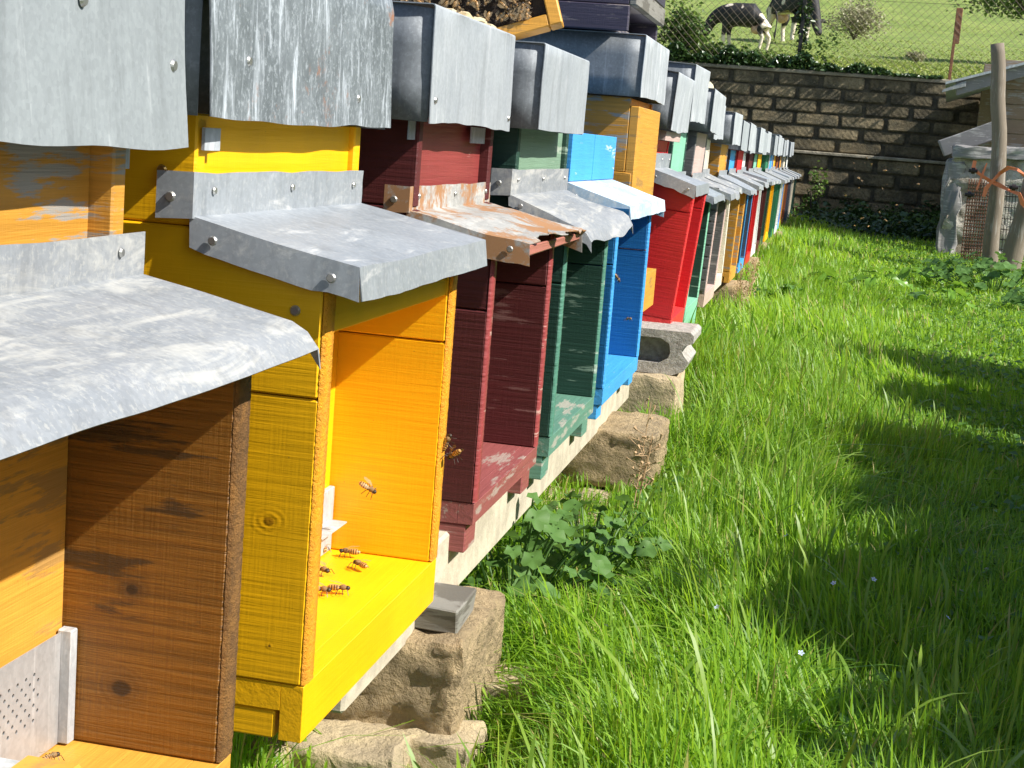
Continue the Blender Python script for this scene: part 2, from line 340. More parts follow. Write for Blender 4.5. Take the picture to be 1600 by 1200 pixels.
# ------------------------------------------------------------------ beehives
def flap(th, y0, y1, xb, zb, xf, zf, m, strip=.04, hs=.028, hf=.028, wav=.003, roll_=False, torn=False, seed=0, wrap=.03, screws=True, far=False):
    nu, nv = (5, 3) if far else (26, 12)
    b = bmesh.new(); P = []
    cols = [None]+[y0+(y1-y0)*i/(nu-1) for i in range(nu)]+[None]
    for ci, y in enumerate(cols):
        fold = y is None; yy = (y0 if ci == 0 else y1) if fold else y
        row = []
        for j in range(nv):
            t = j/(nv-1); x = xb+(xf-xb)*t; z = zb+(zf-zb)*t
            if not far:
                z += wav*nz(x*9, yy*7, seed*3.1)*2*min(1, t*3)+wav*.8*math.sin(yy*9+seed)*t
                x += wav*nz(yy*14, seed, 4)*t*1.2
            if torn: x += (.012*nz(yy*40, 3, seed)+.01*nz(yy*15, 1, seed))*t**4; z += .012*nz(yy*30, 7, seed)*t**6
            if roll_ and t > .8: u = (t-.8)/.2; z -= .014*u*u; x -= .006*u*u
            if fold: row.append((x+(.002), yy+(-.0015 if ci == 0 else .0015), z-hs*(.85+.15*min(1, t*6)) + (.006*nz(x*30, seed, 1) if not far else 0)))
            else: row.append((x, yy, z))
        if hf:
            lx, ly, lz = row[-1]
            row.append(None if fold else (lx+.004, ly, lz-hf*(1+.07*nz(yy*20, seed, 9))))
        P.append(row)
    grid(b, P)
    o = th.part('porch_flap', b, m, not far); thick(o, .0014)
    if not far:
        md = o.modifiers.new('edge', 'EDGE_SPLIT'); md.split_angle = math.radians(50)
    if strip:
        b = bmesh.new(); P = []
        ky = [y0-.004]+[y0+(y1-y0)*i/10 for i in range(11)]
        for i, y in enumerate(ky):
            P.append([(xb+.004+.001*nz(y*20, k*5, seed), y, zb-.002+strip*k/3+(.002*nz(y*20, k, seed) if k == 3 else 0)) for k in range(4)])
        if wrap: P.insert(0, [(xb-wrap, y0-.005, zb-.004+(strip+.002)*k/3) for k in range(4)])
        grid(b, P); so_ = th.part('back_strip', b, m, False, o); thick(so_, .0012)
    if screws and not far:
        if strip:
            for t in (.08, .5, .92): screw(th, o, (xb+.006, y0+(y1-y0)*t, zb+strip*.55), (1, 0, 0), .004)
            if wrap: screw(th, o, (xb-wrap*.55, y0-.006, zb+strip*.4), (0, -1, 0), .005)
        for t in (.15, .85): screw(th, o, (xb+(xf-xb)*t, y0-.003, zb+(zf-zb)*t-hs*.5), (0, -1, 0), .0045)
    return o
def roof(th, y0, y1, xr, zb, zt, m, mside=None, depth=.56, wave=.006, flare=.0, rnd=.004, gap=0., seed=0, tilt=0, far=False, screws=(), sag=0):
    """folded tin telescope roof: one sheet for front and top, two side sheets"""
    mside = mside or m
    b = bmesh.new(); nu = 4 if far else 26
    P = []
    for i in range(nu):
        t = i/(nu-1); y = y0+(y1-y0)*t; row = []
        zbb = zb+wave*(math.sin(t*5+seed)*.6+nz(t*6, seed*1.7, 2))+sag*t
        nv = 3 if far else 9
        for j in range(nv):
            s = j/(nv-1); z = zbb+(zt-rnd-zbb)*s
            fl = flare*(1-s)**1.5+gap*max(0, 1-t*5)*(1-.5*s)
            row.append((xr+fl+(0 if far else .0022*nz(y*9, z*9, seed)), y-(gap*.3 if t == 0 else 0), z+tilt*(t-.5)))
        for k in range(1, 4):
            a = k/3*math.pi/2
            row.append((xr-rnd*(1-math.cos(a)), y, zt-rnd+rnd*math.sin(a)+tilt*(t-.5)))
        row.append((xr-depth, y, zt+tilt*(t-.5)-.002))
        P.append(row)
    grid(b, P); bmesh.ops.reverse_faces(b, faces=b.faces)
    o = th.part('roof', b, m, not far); thick(o, .0014)
    if not far:
        md = o.modifiers.new('edge', 'EDGE_SPLIT'); md.split_angle = math.radians(50)
    for yy in (y0+.003, y1-.003):
        b = bmesh.new(); n_ = 3 if far else 14; P = []
        for i in range(n_):
            t = i/(n_-1); x = xr-.001-(depth-.001)*t; tt = 0 if yy < (y0+y1)/2 else 1
            zb2 = zb+wave*.4*nz(x*12, yy, seed)+sag*tt
            P.append([(x, yy+(0 if far else .002*nz(x*6, s*3, seed)), zb2+(zt-.002-rnd*(1 if i == 0 else 0)+tilt*(tt-.5)-zb2)*s/3) for s in range(4)])
        grid(b, P); thick(th.part('side_sheet', b, mside, not far, o), .0012)
    for (y, z) in screws: screw(th, o, (xr+.002+flare*.4, y, z), (1, 0, 0), .0052)
    return o
PM = {}
def pm(key, col, wear=None, wa=0, **k):
    if key not in PM: PM[key] = (paint(key+'_paint', col, wear, wa, **k), paint(key+'_board_paint', col, wear, wa, horiz=False, **k))
    return PM[key]
def knots(m, L):
    g = G(m); n = m.node_tree.nodes; l = m.node_tree.links; p = n['Principled BSDF']
    src = p.inputs['Base Color'].links[0].from_socket; nb = p.inputs['Normal'].links[0].from_socket
    for (x, y, z, r, col, halo) in L:
        sb = n.new('ShaderNodeVectorMath'); sb.operation = 'SUBTRACT'; sb.inputs[1].default_value = (x, y, z); l.new(g.tc.outputs['Object'], sb.inputs[0])
        sc = n.new('ShaderNodeVectorMath'); sc.operation = 'MULTIPLY'; sc.inputs[1].default_value = (1, 1, 1.25); l.new(sb.outputs[0], sc.inputs[0])
        ln = n.new('ShaderNodeVectorMath'); ln.operation = 'LENGTH'; l.new(sc.outputs[0], ln.inputs[0])
        d = g.math('ADD', ln.outputs['Value'], g.math('MULTIPLY', g.math('SUBTRACT', g.noise((1, 1, 1), 40, 4), .5), r*.9))
        src = g.mix(g.ramp(d, 0, r*3.4, halo, 0), src, col); src = g.mix(g.ramp(d, r*.6, r, .85, 0), src, tuple(c_*.35 for c_ in col[:3])+(1,))
        wv = n.new('ShaderNodeMath'); wv.operation = 'SINE'; l.new(g.math('MULTIPLY', d, 900), wv.inputs[0])
        nb = g.bump(g.math('MULTIPLY', wv.outputs[0], g.ramp(d, r, r*4, .5, 0)), .22, .0010, nb)
    l.new(src, p.inputs['Base Color']); l.new(nb, p.inputs['Normal'])
grey_w = (.22, .20, .17, 1); pale_w = (.55, .45, .33, 1)
YEL = pm('yellow', (.94, .49, .003, 1), rough=.45, dark=.985, grain=.6)
OCH = pm('ochre', (.56, .27, .035, 1), (.30, .28, .25, 1), .55, dark=.6)
BRN = pm('brown_stain', (.235, .098, .010, 1), (.055, .028, .010, 1), .10, dark=.1, grain=2.2, wearscale=.5)
ORW = pm('orange_stain', (.68, .33, .045, 1), (.40, .22, .06, 1), .3, dark=.7)
MAR = pm('maroon', (.095, .011, .011, 1), (.2, .09, .08, 1), .10, dark=.6, rough=.6)  # base darkened to the shaded tone of the hive's sides
DGR = pm('dark_green', (.017, .060, .042, 1), (.22, .30, .24, 1), .12, dark=.55)
SGR = pm('sage', (.20, .32, .22, 1), (.35, .42, .33, 1), .2, dark=.85)
MINT = pm('mint', (.25, .58, .40, 1), dark=.85)
BLU = pm('blue', (.006, .135, .36, 1), rough=.5, dark=.85)
LBL = pm('light_blue', (.06, .36, .78, 1), (.45, .58, .7, 1), .1, dark=.9)
RED = pm('red', (.60, .015, .02, 1), rough=.45, dark=.85)
GRY = pm('grey_slat', (.16, .16, .16, 1), (.3, .28, .27, 1), .3, dark=.5)
CRM = pm('cream', (.70, .64, .52, 1), (.45, .4, .3, 1), .15, dark=.85)
PNK = pm('pale_pink', (.62, .45, .40, 1), dark=.8)
WHT = pm('white', (.78, .78, .76, 1), (.5, .45, .4, 1), .15, dark=.88)
SLT = pm('slate', (.06, .07, .11, 1), (.2, .2, .2, 1), .2, dark=.7)
RST = pm('rust_brown', (.28, .08, .03, 1), (.2, .12, .07, 1), .2, dark=.7)
GRN = pm('green', (.03, .20, .10, 1), dark=.7)
PUR = pm('purple_grey', (.055, .045, .075, 1), (.20, .17, .17, 1), .4, dark=.5)
GRP = 'beehives standing in one long row'
def hive(label, y0, y1, xf=-.43, xw=-.56, zb=-.51, zt=-.10, zf=-.14, body=YEL, edge=None, sup=None, supz=.0, floor=None, wall=None,
         split=-.24, fh=.05, far=False, rot=(0, 0, 0), supx=None, batten=0., feet=True, panel_t=.024, header=True, rim=None, supsplit=None, frontx=None, frontmat=None, loc=None, flb=0.):
    sup = sup or body; floor = floor or body; wall = wall or body
    xb_ = xw-.47; supx = supx if supx is not None else xw
    th = Thing('beehive', label, 'beehive', (-.6, (y0+y1)/2, zb-fh), GRP, rot)
    bv = .0 if far else .0018
    rim = rim or fh
    for ya, yb in ((y0, y0+panel_t), (y1-panel_t, y1)):
        if far: th.part('side_board', prismY([(xb_, zb), (xf, zb), (xf, zf), (xw, zt), (xb_, zt)], ya, yb, 0), body[0])
        else:
            j = random.uniform(-.001, .001)
            th.part('side_board', prismY([(xb_, zb), (xf, zb), (xf+.001, split-.0012), (xb_, split-.0012)], ya, yb, bv), body[0])
            th.part('side_board', prismY([(xb_, split+.0002), (xf, split+.0002), (xf-.001, zf), (xw, zt), (xb_, zt)], ya+j, yb+j, bv), body[0])
    if edge:   # paler worn end grain on the panel fronts
        for ya, yb in ((y0+.001, y0+panel_t-.001), (y1-panel_t+.001, y1-.001)):
            if far: th.part('edge_strip', box(xf+.0012, xf+.0042, ya, yb, zb+.001, zf-.002, 0), edge[0]); continue
            eb = bmesh.new(); N_ = 240; rows_ = []
            for q in range(N_+1):
                z = zb+.001+(zf-.003-zb)*q/N_; a1, a2, a3 = (.0007*nz(z*310, k*5, ya*7)+.0005*nz(z*60, k*9, ya*3) for k in range(3))
                rows_.append([(xf+.0005, ya-.0006+a1, z), (xf+.0040+a2*.5, ya+.0004+a1, z), (xf+.0046+a3*.5, (ya+yb)/2, z), (xf+.0040+a3*.5, yb-.0004+a2, z), (xf+.0005, yb+.0006+a2, z)])
            grid(eb, rows_); bmesh.ops.reverse_faces(eb, faces=eb.faces); th.part('edge_strip', eb, edge[0], True)
    th.part('front_wall', box(xw-.022, xw, y0+panel_t+.0005, y1-panel_t-.0005, zb, zt-.001, bv), wall[0])
    th.part('back_wall', box(xb_-.02, xb_-.0005, y0, y1, zb, zt, 0), body[0])
    if header and not far: th.part('header_board', box(xf-.022, xf-.002, y0+panel_t+.0006, y1-panel_t-.0006, zf-.045, zf-.006, bv), body[0])
    th.part('floor_board', box(xb_, xf-.0192, y0+.001, y1-.001, zb-min(fh*.48, rim), zb-.0006, .0003), floor[1])
    th.part('floor_rim', box(xf-.019, xf+.003+flb, y0+.001, y1-.001, zb-rim, zb-.0006, .0005), floor[1])
    if feet:
        for ya in (y0+.002, y1-.062):
            th.part('foot_rail', box(xb_, xf-(.024 if rim == fh else .006), ya, ya+.06, zb-fh*1.0, zb-(fh*.5 if rim == fh else rim+.001), bv), floor[0])
    # super: side boards with the front board let in between
    zs0 = zt+.0008
    if supz > zs0:
        for ya, yb in ((y0+.001, y0+.022), (y1-.022, y1-.001)):
            th.part('super_side', box(supx-.47, supx+batten, ya, yb, zs0, supz, bv), sup[0])
        th.part('super_front', box(supx-.022, supx-.003, y0+.0225, y1-.0225, zs0, supz, bv), (frontmat or sup)[0])
        th.part('super_top', box(supx-.46, supx-.024, y0+.023, y1-.023, supz-.02, supz-.004, 0), sup[0])
    return th

# 1: nearest hive, orange-brown
h = hive('nearest hive, brown stained wood with a broad whitened tin porch flap', .62, 1.118, -.432, -.567, -.508, -.135, -.178, BRN, edge=(simple('sawn_brown_edge', (.30, .14, .03, 1), .8, 0, (.17, .08, .02, 1), 60, 1., 330, .005),)*2, sup=OCH, supz=.0, wall=ORW, floor=ORW,
         split=-.186, batten=.016, panel_t=.026, header=False, feet=True, supx=-.556)
flap(h, .60, 1.150, -.542, -.131, -.380, -.163, zinc_lime, .036, .013, 0, .0012, roll_=True, seed=2.2, wrap=0)
roof(h, .58, 1.163, -.522, -.022, .17, zinc_old, None, .56, .005, .012, .01, seed=1, sag=-.004, screws=[(1.14, .035), (.99, .07)])
knots(BRN[0], [(.091, .223, .183, .0055, (.06, .03, .012, 1), .75), (.085, .223, .10, .010, (.07, .035, .013, 1), .5)])
knots(YEL[0], [(.131, -.24, .206, .006, (.90, .40, .002, 1), .3), (.138, -.24, .089, .0016, (.30, .12, .01, 1), .2)])
# perforated entrance plate: real round holes
b = bmesh.new(); s_ = .0062; y00, z00 = .955, -.507
def cell(cy, cz, hole):
    sq = [(1, 0), (1, 1), (0, 1), (-1, 1), (-1, 0), (-1, -1), (0, -1), (1, -1)]
    o_ = [b.verts.new((-.5625, cy+a*s_/2, cz+c_*s_/2)) for a, c_ in sq]
    if not hole: b.faces.new(o_); return
    i_ = [b.verts.new((-.5625, cy+math.cos(k*math.pi/4)*s_*.27, cz+math.sin(k*math.pi/4)*s_*.27)) for k in range(8)]
    for k in range(8): b.faces.new((o_[k], o_[(k+1) % 8], i_[(k+1) % 8], i_[k]))
for i in range(20):
    for j in range(15): cell(y00+s_*(i+.5), z00+s_*(j+.5), 5 <= j <= 11 and i < 15 and (i+j) % 2 == 0)
bmesh.ops.remove_doubles(b, verts=b.verts, dist=.0002)
pl = h.part('entrance_plate', b, metal('entrance_tin', (.42, .42, .42, 1), (.55, .55, .55, 1), (.3, .3, .3, 1), (.25, .09, .05, 1), .08, la=.3, speck=.2, metalness=.3)); thick(pl, .001)
h.part('slot_shade', box(-.5668, -.566, .955, 1.05, -.475, -.43, 0), dark_m)  # thin black sheet paints the shade of the gap behind the holes
h.part('edge_channel', box(-.5655, -.553, 1.0795, 1.0900, -.507, -.412, .001), zinc_streak)
h.part('entrance_tab', box(-.562, -.535, .955, .992, -.486, -.4845, 0), zinc_streak)
top(mk('wood_block', box(-.545, -.50, .93, 1.00, -.5065, -.482, .002), ORW[0], False, (-.52, .965, -.5065)), (-.52, .965, -.5065), 'small pinkish wood block on the landing board of the nearest hive', 'wood block')
h.part('light_strip_tab', box(-.5555, -.553, 1.135, 1.149, -.048, -.02, 0), zinc_streak)  # pale metal tab stands in for a strip of light under the roof
# 2: yellow
h = hive('bright yellow hive, clean galvanised porch flap, bees on its landing board', 1.285, 1.765, -.43, -.56, -.51, -.10, -.142, YEL, edge=(simple('sawn_yellow_edge', (.95, .42, .005, 1), .6, 0, (.90, .36, .02, 1), 60, 1., 330, .004),)*2, supz=.0, split=-.242, fh=.055, batten=.004, panel_t=.025)
o = flap(h, 1.278, 1.768, -.556, -.090, -.397, -.122, zinc_flap, .040, .030, .030, .0012, seed=5)
screw(h, h.o, (-.585, 1.2795, -.052), (0, -1, 0), .005, brass_m); screw(h, h.o, (-.455, 1.2835, -.165), (0, -1, 0), .005)
roof(h, 1.238, 1.800, -.536, -.002, .165, zinc_stained, zinc_dark, .56, .004, .004, .03, gap=.010, seed=3, sag=.0, screws=[(1.34, .05), (1.67, .03)])
h.part('entrance_grille', box(-.5592, -.552, 1.62, 1.735, -.509, -.43, .001), zinc_streak)
h.part('entrance_tab', box(-.5515, -.528, 1.625, 1.715, -.468, -.4665, 0), zinc_streak)
h.part('entrance_slot_shade', box(-.5518, -.5512, 1.63, 1.72, -.487, -.478, 0), dark_m)  # black strip laid on the grille as a slot's inner shade
h.part('light_strip_tab', box(-.553, -.550, 1.290, 1.325, -.032, -.012, 0), zinc_streak)  # pale tab drawn as a strip of light below the roof edge
# 3: maroon
h = hive('dark maroon hive under a rusty torn tin flap', 1.955, 2.400, -.43, -.55, -.485, -.10, -.132, MAR, edge=pm('maroon_edge', (.33, .06, .06, 1), (.5, .3, .25, 1), .25), supz=.02, split=-.225, fh=.07, rim=.030, batten=.012,
         frontmat=pm('sunlit_maroon', (.27, .045, .040, 1), (.4, .2, .18, 1), .08, dark=.75), floor=pm('worn_pink', (.30, .085, .08, 1), (.36, .27, .23, 1), .40), header=False)  # front board gets a lighter maroon, its sunlit tone put into the colour
flap(h, 1.945, 2.415, -.545, -.104, -.378, -.130, zinc_rust, .034, .030, 0, .008, torn=True, seed=8)
h.part('lath', box(-.40, -.388, 1.99, 2.42, -.150, -.139, .002, None, .003), pm('pink_lath', (.42, .16, .12, 1))[0], label='bare reddish lath below the torn tin')
roof(h, 1.905, 2.392, -.514, .012, .158, zinc, zinc_dark, .58, .004, .002, .004, seed=6, screws=[(1.925, .04), (2.375, .03)])
for ya, yb in ((1.925, 1.985), (2.27, 2.36)): h.part('light_strip_tab', box(-.545, -.543, ya, yb, -.012, .012, 0), zinc_streak)  # two strips of light under the roof, made as pale tabs
# 4: dark green
h = hive('dark green hive with a pale sage super and a crumpled tin flap', 2.50, 2.985, -.428, -.525, -.49, -.095, -.135, DGR, edge=pm('green_edge', (.09, .25, .18, 1), (.3, .4, .33, 1), .3), supz=.02, split=-.23, fh=.075, rim=.034,
         floor=pm('worn_green', (.12, .27, .20, 1), (.36, .36, .30, 1), .5), frontmat=SGR, header=False, batten=.006)
flap(h, 2.47, 3.00, -.522, -.090, -.376, -.142, zinc_lime, .042, .020, 0, .006, seed=11, roll_=True)
roof(h, 2.458, 2.905, -.479, .017, .154, zinc, zinc_dark, .60, .0012, .0, .003, seed=9)
# 5: blue
h = hive('bright blue hive with a blue painted tin flap and no tin roof', 3.075, 3.64, -.424, -.53, -.49, -.085, -.125, BLU, edge=LBL, supz=.02, split=-.235, fh=.065, rim=.034, floor=LBL, frontmat=LBL, header=False)
flap(h, 3.05, 3.67, -.527, -.078, -.397, -.116, blue_top, 0, .040, .026, .001, seed=14, screws=True)
b = bmesh.new(); box(-.534, -.524, 3.06, 3.34, -.076, .022, .001, b); box(-.534, -.523, 3.343, 3.665, -.076, .022, .001, b)
h.part('front_sheet', b, LBL[0])
h.part('flap_side', box(-.527, -.397, 3.0465, 3.048, -.14, -.12, 0), BLU[0])
# 6: ochre tall
h = hive('tall ochre hive rising above the blue one, dark wooden crates on its roof', 3.755, 4.205, -.492, -.512, -.32, -.06, -.062, OCH, supz=.12, fh=.10, batten=.002, floor=ORW, flb=.03, frontmat=ORW, far=False, header=False, split=-.2)
roof(h, 3.72, 4.225, -.482, .122, .268, zinc_streak, zinc_dark, .60, .003, 0, .003, seed=12)
h.part('corner_post', box(-.5095, -.487, 3.757, 4.20, -.30, .10, .002), ORW[0])
# 7: red, leaning forward
h = hive('tall red hive leaning forward over the grass', 4.33, 4.74, -.425, -.56, -.455, -.05, -.085, RED, edge=pm('bright_red', (.75, .04, .04, 1)), supz=.035, fh=.06, header=False, rot=(0, math.radians(5), 0),
         floor=pm('bright_red', (.75, .04, .04, 1)), split=-.15)
flap(h, 4.31, 4.76, -.556, -.045, -.420, -.072, zinc_flap, .045, .035, .03, .002, seed=17, wrap=0)
roof(h, 4.29, 4.77, -.52, .065, .225, zinc_streak, zinc_dark, .6, .004, .004, .004, seed=15)
h.part('super_front', box(-.558, -.53, 4.335, 4.735, .0355, .063, .001), PNK[0], label='pale wooden rim under the roof')

rows = [ # label, y0, y1, body, super front, floor/edge, ztop roof, roof metal
 ('dark green hive with mint front edges just past the red one', 4.93, 5.38, DGR, MINT, MINT, 0.100, 0.280, zinc_streak),
 ('grey slatted hive between the dark green and cream ones', 5.55, 6.02, GRY, PNK, PNK, 0.078, 0.230, zinc_streak),
 ('cream hive just before the distant ochre one', 6.14, 6.56, CRM, CRM, CRM, 0.060, 0.205, zinc_streak),
 ('distant ochre hive standing over the square stone pier', 6.72, 7.16, OCH, ORW, ORW, 0.050, 0.190, zinc_streak),
 ('distant blue hive, a dark slate porch under a blue super', 7.34, 7.76, SLT, LBL, LBL, 0.030, 0.170, zinc),
 ('distant red hive with a bright red porch', 7.94, 8.36, RED, RED, RED, 0.035, 0.175, zinc_streak),
 ('distant white hive beyond the smaller red one', 8.56, 8.98, WHT, WHT, WHT, 0.020, 0.165, zinc),
 ('distant maroon hive beyond the white one', 9.14, 9.58, MAR, MAR, MAR, 0.035, 0.180, zinc_streak),
 ('distant dark green hive with a light green super', 9.76, 10.18, DGR, MINT, DGR, 0.025, 0.165, zinc),
 ('distant yellow hive squeezed between two green ones', 10.34, 10.78, YEL, YEL, YEL, 0.040, 0.180, zinc_streak),
 ('distant mid-green hive right after the small yellow one', 10.96, 11.4, GRN, GRN, GRN, 0.030, 0.170, zinc),
 ('distant white hive right after the mid-green one', 11.56, 12.0, WHT, LBL, WHT, 0.040, 0.185, zinc_streak),
 ('distant light blue hive next to a white one', 12.18, 12.62, LBL, BLU, LBL, 0.030, 0.170, zinc),
 ('distant orange-brown hive next to the light blue one', 12.8, 13.2, ORW, YEL, ORW, 0.040, 0.180, zinc_streak),
 ('distant rust brown hive past the orange-brown one', 13.4, 13.8, RST, RST, RST, 0.030, 0.170, zinc),
 ('distant slate grey hive, fourth from the wall end', 14.0, 14.42, SLT, ORW, SLT, 0.040, 0.180, zinc_streak),
 ('distant cream hive, third from the wall end', 14.62, 15.05, CRM, CRM, CRM, 0.035, 0.175, zinc),
 ('distant green hive, second from the wall end', 15.25, 15.68, GRN, MINT, GRN, 0.045, 0.180, zinc_streak),
 ('farthest hive of the row, dull green against the wall', 15.9, 16.35, DGR, WHT, DGR, 0.050, 0.185, zinc)]
for i, (lab, y0, y1, body, sf, fl, rz, rt, rm) in enumerate(rows):
    random.seed(100+i); dx = random.uniform(-.012, .012)
    dz = random.uniform(-.008, .008)
    far = y0 > 6.8
    h = hive(lab, y0, y1, -.43+dx, -.535+dx, -.49, -.09+dz, -.13+dz, body, edge=fl, supz=rz, fh=.05 if y0 > 5.3 else .09, frontmat=sf, floor=fl, far=far, header=False, rot=(0, math.radians(random.uniform(0, 2.6)), 0), split=-.25)
    flap(h, y0-.02, y1+.02, -.532+dx, -.082+dz, -.385+dx, -.125+dz+random.uniform(-.01, .01), zinc_lime if i % 3 else zinc_flap, .022, .022, .02, .004, seed=i, wrap=0, screws=False, far=y0 > 8)
    roof(h, y0-.035, y1+.035, -.49+dx, rz+.003, rt, rm, zinc_dark, .56, .004, .003, .004, seed=i*2, tilt=random.uniform(-.012, .012), far=far)
    if i == 1:
        for k in range(9): h.part('slat', box(-.95, -.429+dx, 5.543, 5.5485, -.48+k*.042, -.48+k*.042+.036, .001), GRY[0])
# pale stones weighing down two distant roofs
for x, y, z, s, lab in ((-.56, 5.95, .245, .12, 'pale yellow stone weighing down a tin roof in the middle of the row'), (-.54, 6.45, .218, .10, 'smaller cream stone on the next tin roof of the row')):
    rk('stone', (x, y, z, s, s*1.2, .045, 40, .2, 2, .4), simple('cream_stone', (.66, .60, .42, 1), .9, 0, (.5, .45, .3, 1), 12, .5), lab, 'stone')

# ------------------------------------------------------------------ crates on the tall hive, comb frame with bees
cr = Thing('wooden_crate', 'lower dark purple-grey wooden crate standing on the tall ochre hive roof', 'crate', (-.76, 3.97, .270))
x0, x1, y0, y1 = -1.04, -.522, 3.675, 4.26
for ya in (y0, y1-.022): cr.part('side_slat', box(x0, x1, ya, ya+.022, .2705, .330, .002), PUR[0])
cr.part('back_slat', box(x0-.022, x0-.0005, y0, y1, .2705, .330, .002), PUR[0])
cr.part('bottom_board', box(x0+.001, x1-.03, y0+.0225, y1-.0225, .272, .284, 0), PUR[0])
ct = Thing('wooden_crate', 'upper dark wooden crate with a weathered grey front board, above the lower one', 'crate', (-.76, 3.97, .331))
for ya in (y0+.006, y1-.022): ct.part('side_slat', box(x0, x1-.002, ya, ya+.022, .3313, .445, .002), PUR[0])
ct.part('front_slat', box(x1-.0015, x1+.016, y0+.006, y1, .3313, .376, .002), oldwood, label='weathered grey front board')
ct.part('front_slat', box(x1-.0018, x1+.014, y0+.006, y1, .379, .445, .002), PUR[0])
ct.part('bottom_board', box(x0+.001, x1-.003, y0+.029, y1-.0225, .3325, .342, 0), PUR[0])

def bee_mesh(wings=True):
    b = bmesh.new(); rings = []
    def ell(cx, cz, rx, ry, rz_, n=8, m_=6, mi=0):
        vs = []
        f0 = len(b.faces)
        r = bmesh.ops.create_uvsphere(b, u_segments=n, v_segments=m_, radius=1, matrix=Matrix.Translation((cx, 0, cz)) @ Matrix.Rotation(math.pi/2, 4, 'Y') @ Matrix.Diagonal((rz_, ry, rx, 1)))
        b.faces.ensure_lookup_table()
        for f in b.faces[f0:]: f.material_index = mi; f.smooth = True
    ell(.0052, .003, .0016, .0018, .0016, 8, 6, 1); ell(.0022, .0034, .0024, .0021, .0021, 8, 6, 2); ell(-.0035, .003, .0045, .0022, .002, 10, 12, 0)
    for s in (-1, 1):
        for k, (x, dx) in enumerate(((.0036, .0022), (.002, 0), (.0006, -.0028))):
            f0 = len(b.faces); tube(b, [(x, s*.001, .0025), (x+dx*.5, s*.004, .0034), (x+dx, s*.006, 0)], .00028, 3)
            b.faces.ensure_lookup_table()
            for f in b.faces[f0:]: f.material_index = 1
        if wings:
            for l_, a in ((.0095, .32), (.0065, .6)):
                f0 = len(b.faces); d = Vector((-math.cos(a), s*math.sin(a), .12)); q = Vector((math.sin(a), s*math.cos(a), 0))
                o_ = Vector((.002, s*.001, .0052))
                vs = [b.verts.new(o_+d*l_*t+q*wd*.0032*l_/.0095) for t, wd in ((0, 0), (.4, .5), (.8, .55), (1, .1), (.85, -.4), (.4, -.3))]
                b.faces.new(vs); b.faces.ensure_lookup_table()
                for f in b.faces[f0:]: f.material_index = 3
    return b
m, n, l, p = newmat('bee_abdomen'); g = G(m); wv = n.new('ShaderNodeTexWave'); wv.inputs['Scale'].default_value = 190; wv.bands_direction = 'X'
l.new(g.tc.outputs['Object'], wv.inputs[0]); l.new(g.mix(g.ramp(wv.outputs[0], .35, .6), (.08, .035, .012, 1), (.55, .31, .10, 1)), p.inputs['Base Color']); p.inputs['Roughness'].default_value = .4; beeA = m
beeD = simple('bee_dark', (.03, .018, .01, 1), .5); beeT = simple('bee_fur', (.22, .13, .05, 1), .9)
m, n, l, p = newmat('bee_wing'); p.inputs['Base Color'].default_value = (.36, .26, .14, 1); p.inputs['Roughness'].default_value = .4
tn = n.new('ShaderNodeBsdfTransparent'); mx = n.new('ShaderNodeMixShader'); mx.inputs[0].default_value = .45
l.new(tn.outputs[0], mx.inputs[1]); l.new(p.outputs[0], mx.inputs[2]); l.new(mx.outputs[0], n['Material Output'].inputs[0]); beeW = m
bmb = bee_mesh(); BEE = bpy.data.meshes.new('honeybee'); bmb.to_mesh(BEE); bmb.free()
for x in (beeA, beeD, beeT, beeW): BEE.materials.append(x)
def bee(p, rot, label, group=None, s=1.15):
    o = bpy.data.objects.new('honeybee', BEE); COL.objects.link(o); o.location = (p[0], p[1], p[2]+EZ)
    o.rotation_euler = rot if not hasattr(rot, 'to_euler') else rot.to_euler(); o.scale = (s, s, s); o['label'] = label; o['category'] = 'bee'
    if group: o['group'] = group
    return o
# comb frame leaning on the roofs, facing the camera
fr = Thing('comb_frame', 'orange wooden frame tilted on the tin roofs, its comb covered in bees', 'comb frame', (-.66, 2.50, .160))
ang = math.radians(19)
ex = Vector((math.cos(ang), .10, math.sin(ang))).normalized(); nn = Vector((.25, -1, .32)); nn = (nn-ex*nn.dot(ex)).normalized(); ez = ex.cross(nn).normalized()
if ez.z < 0: ez = -ez
corner = Vector((-.484, 2.62, .200))           # outer lower right corner
def fbox(u0, u1, v0, v1, d0, d1, bev=.002):
    b = box(u0, u1, d0, d1, v0, v1, bev)
    for v in b.verts: v.co = corner+ex*v.co.x+ez*v.co.z-nn*v.co.y
    bmesh.ops.recalc_face_normals(b, faces=b.faces); return b
fr.part('frame_bar', fbox(-.42, -.0225, 0, .022, 0, .03), ORW[0]); fr.part('frame_bar', fbox(-.022, 0, .0, .30, -.001, .03), ORW[0])
fr.part('frame_bar', fbox(-.443, -.4205, 0, .30, 0, .03), ORW[0]); fr.part('frame_bar', fbox(-.42, -.0225, .278, .30, 0, .03), ORW[0])
fr.part('comb', fbox(-.42, -.023, .0225, .2775, .012, .02, 0), simple('dark_comb', (.05, .03, .015, 1), .8, 0, (.02, .012, .008, 1), 90, .8, 150, .004))
random.seed(5)
for k in range(240):
    u = -.045-random.random()**.9*.30; v = .028+random.random()**1.3*.19
    if k < 12: u = random.uniform(-.06, -.03)
    q = corner+ex*u+ez*v+nn*(-.010+random.uniform(0, .012))
    a = random.uniform(0, 6.28); X_ = (ex*math.cos(a)+ez*math.sin(a)+nn*random.uniform(-.2, .35)).normalized(); Z_ = (nn-X_*nn.dot(X_)).normalized(); Y_ = Z_.cross(X_)
    bee(q, Matrix((X_, Y_, Z_)).transposed(), 'honeybee crawling in the crowd on the orange framed comb', 'bees crowded on the comb frame', 1.5)
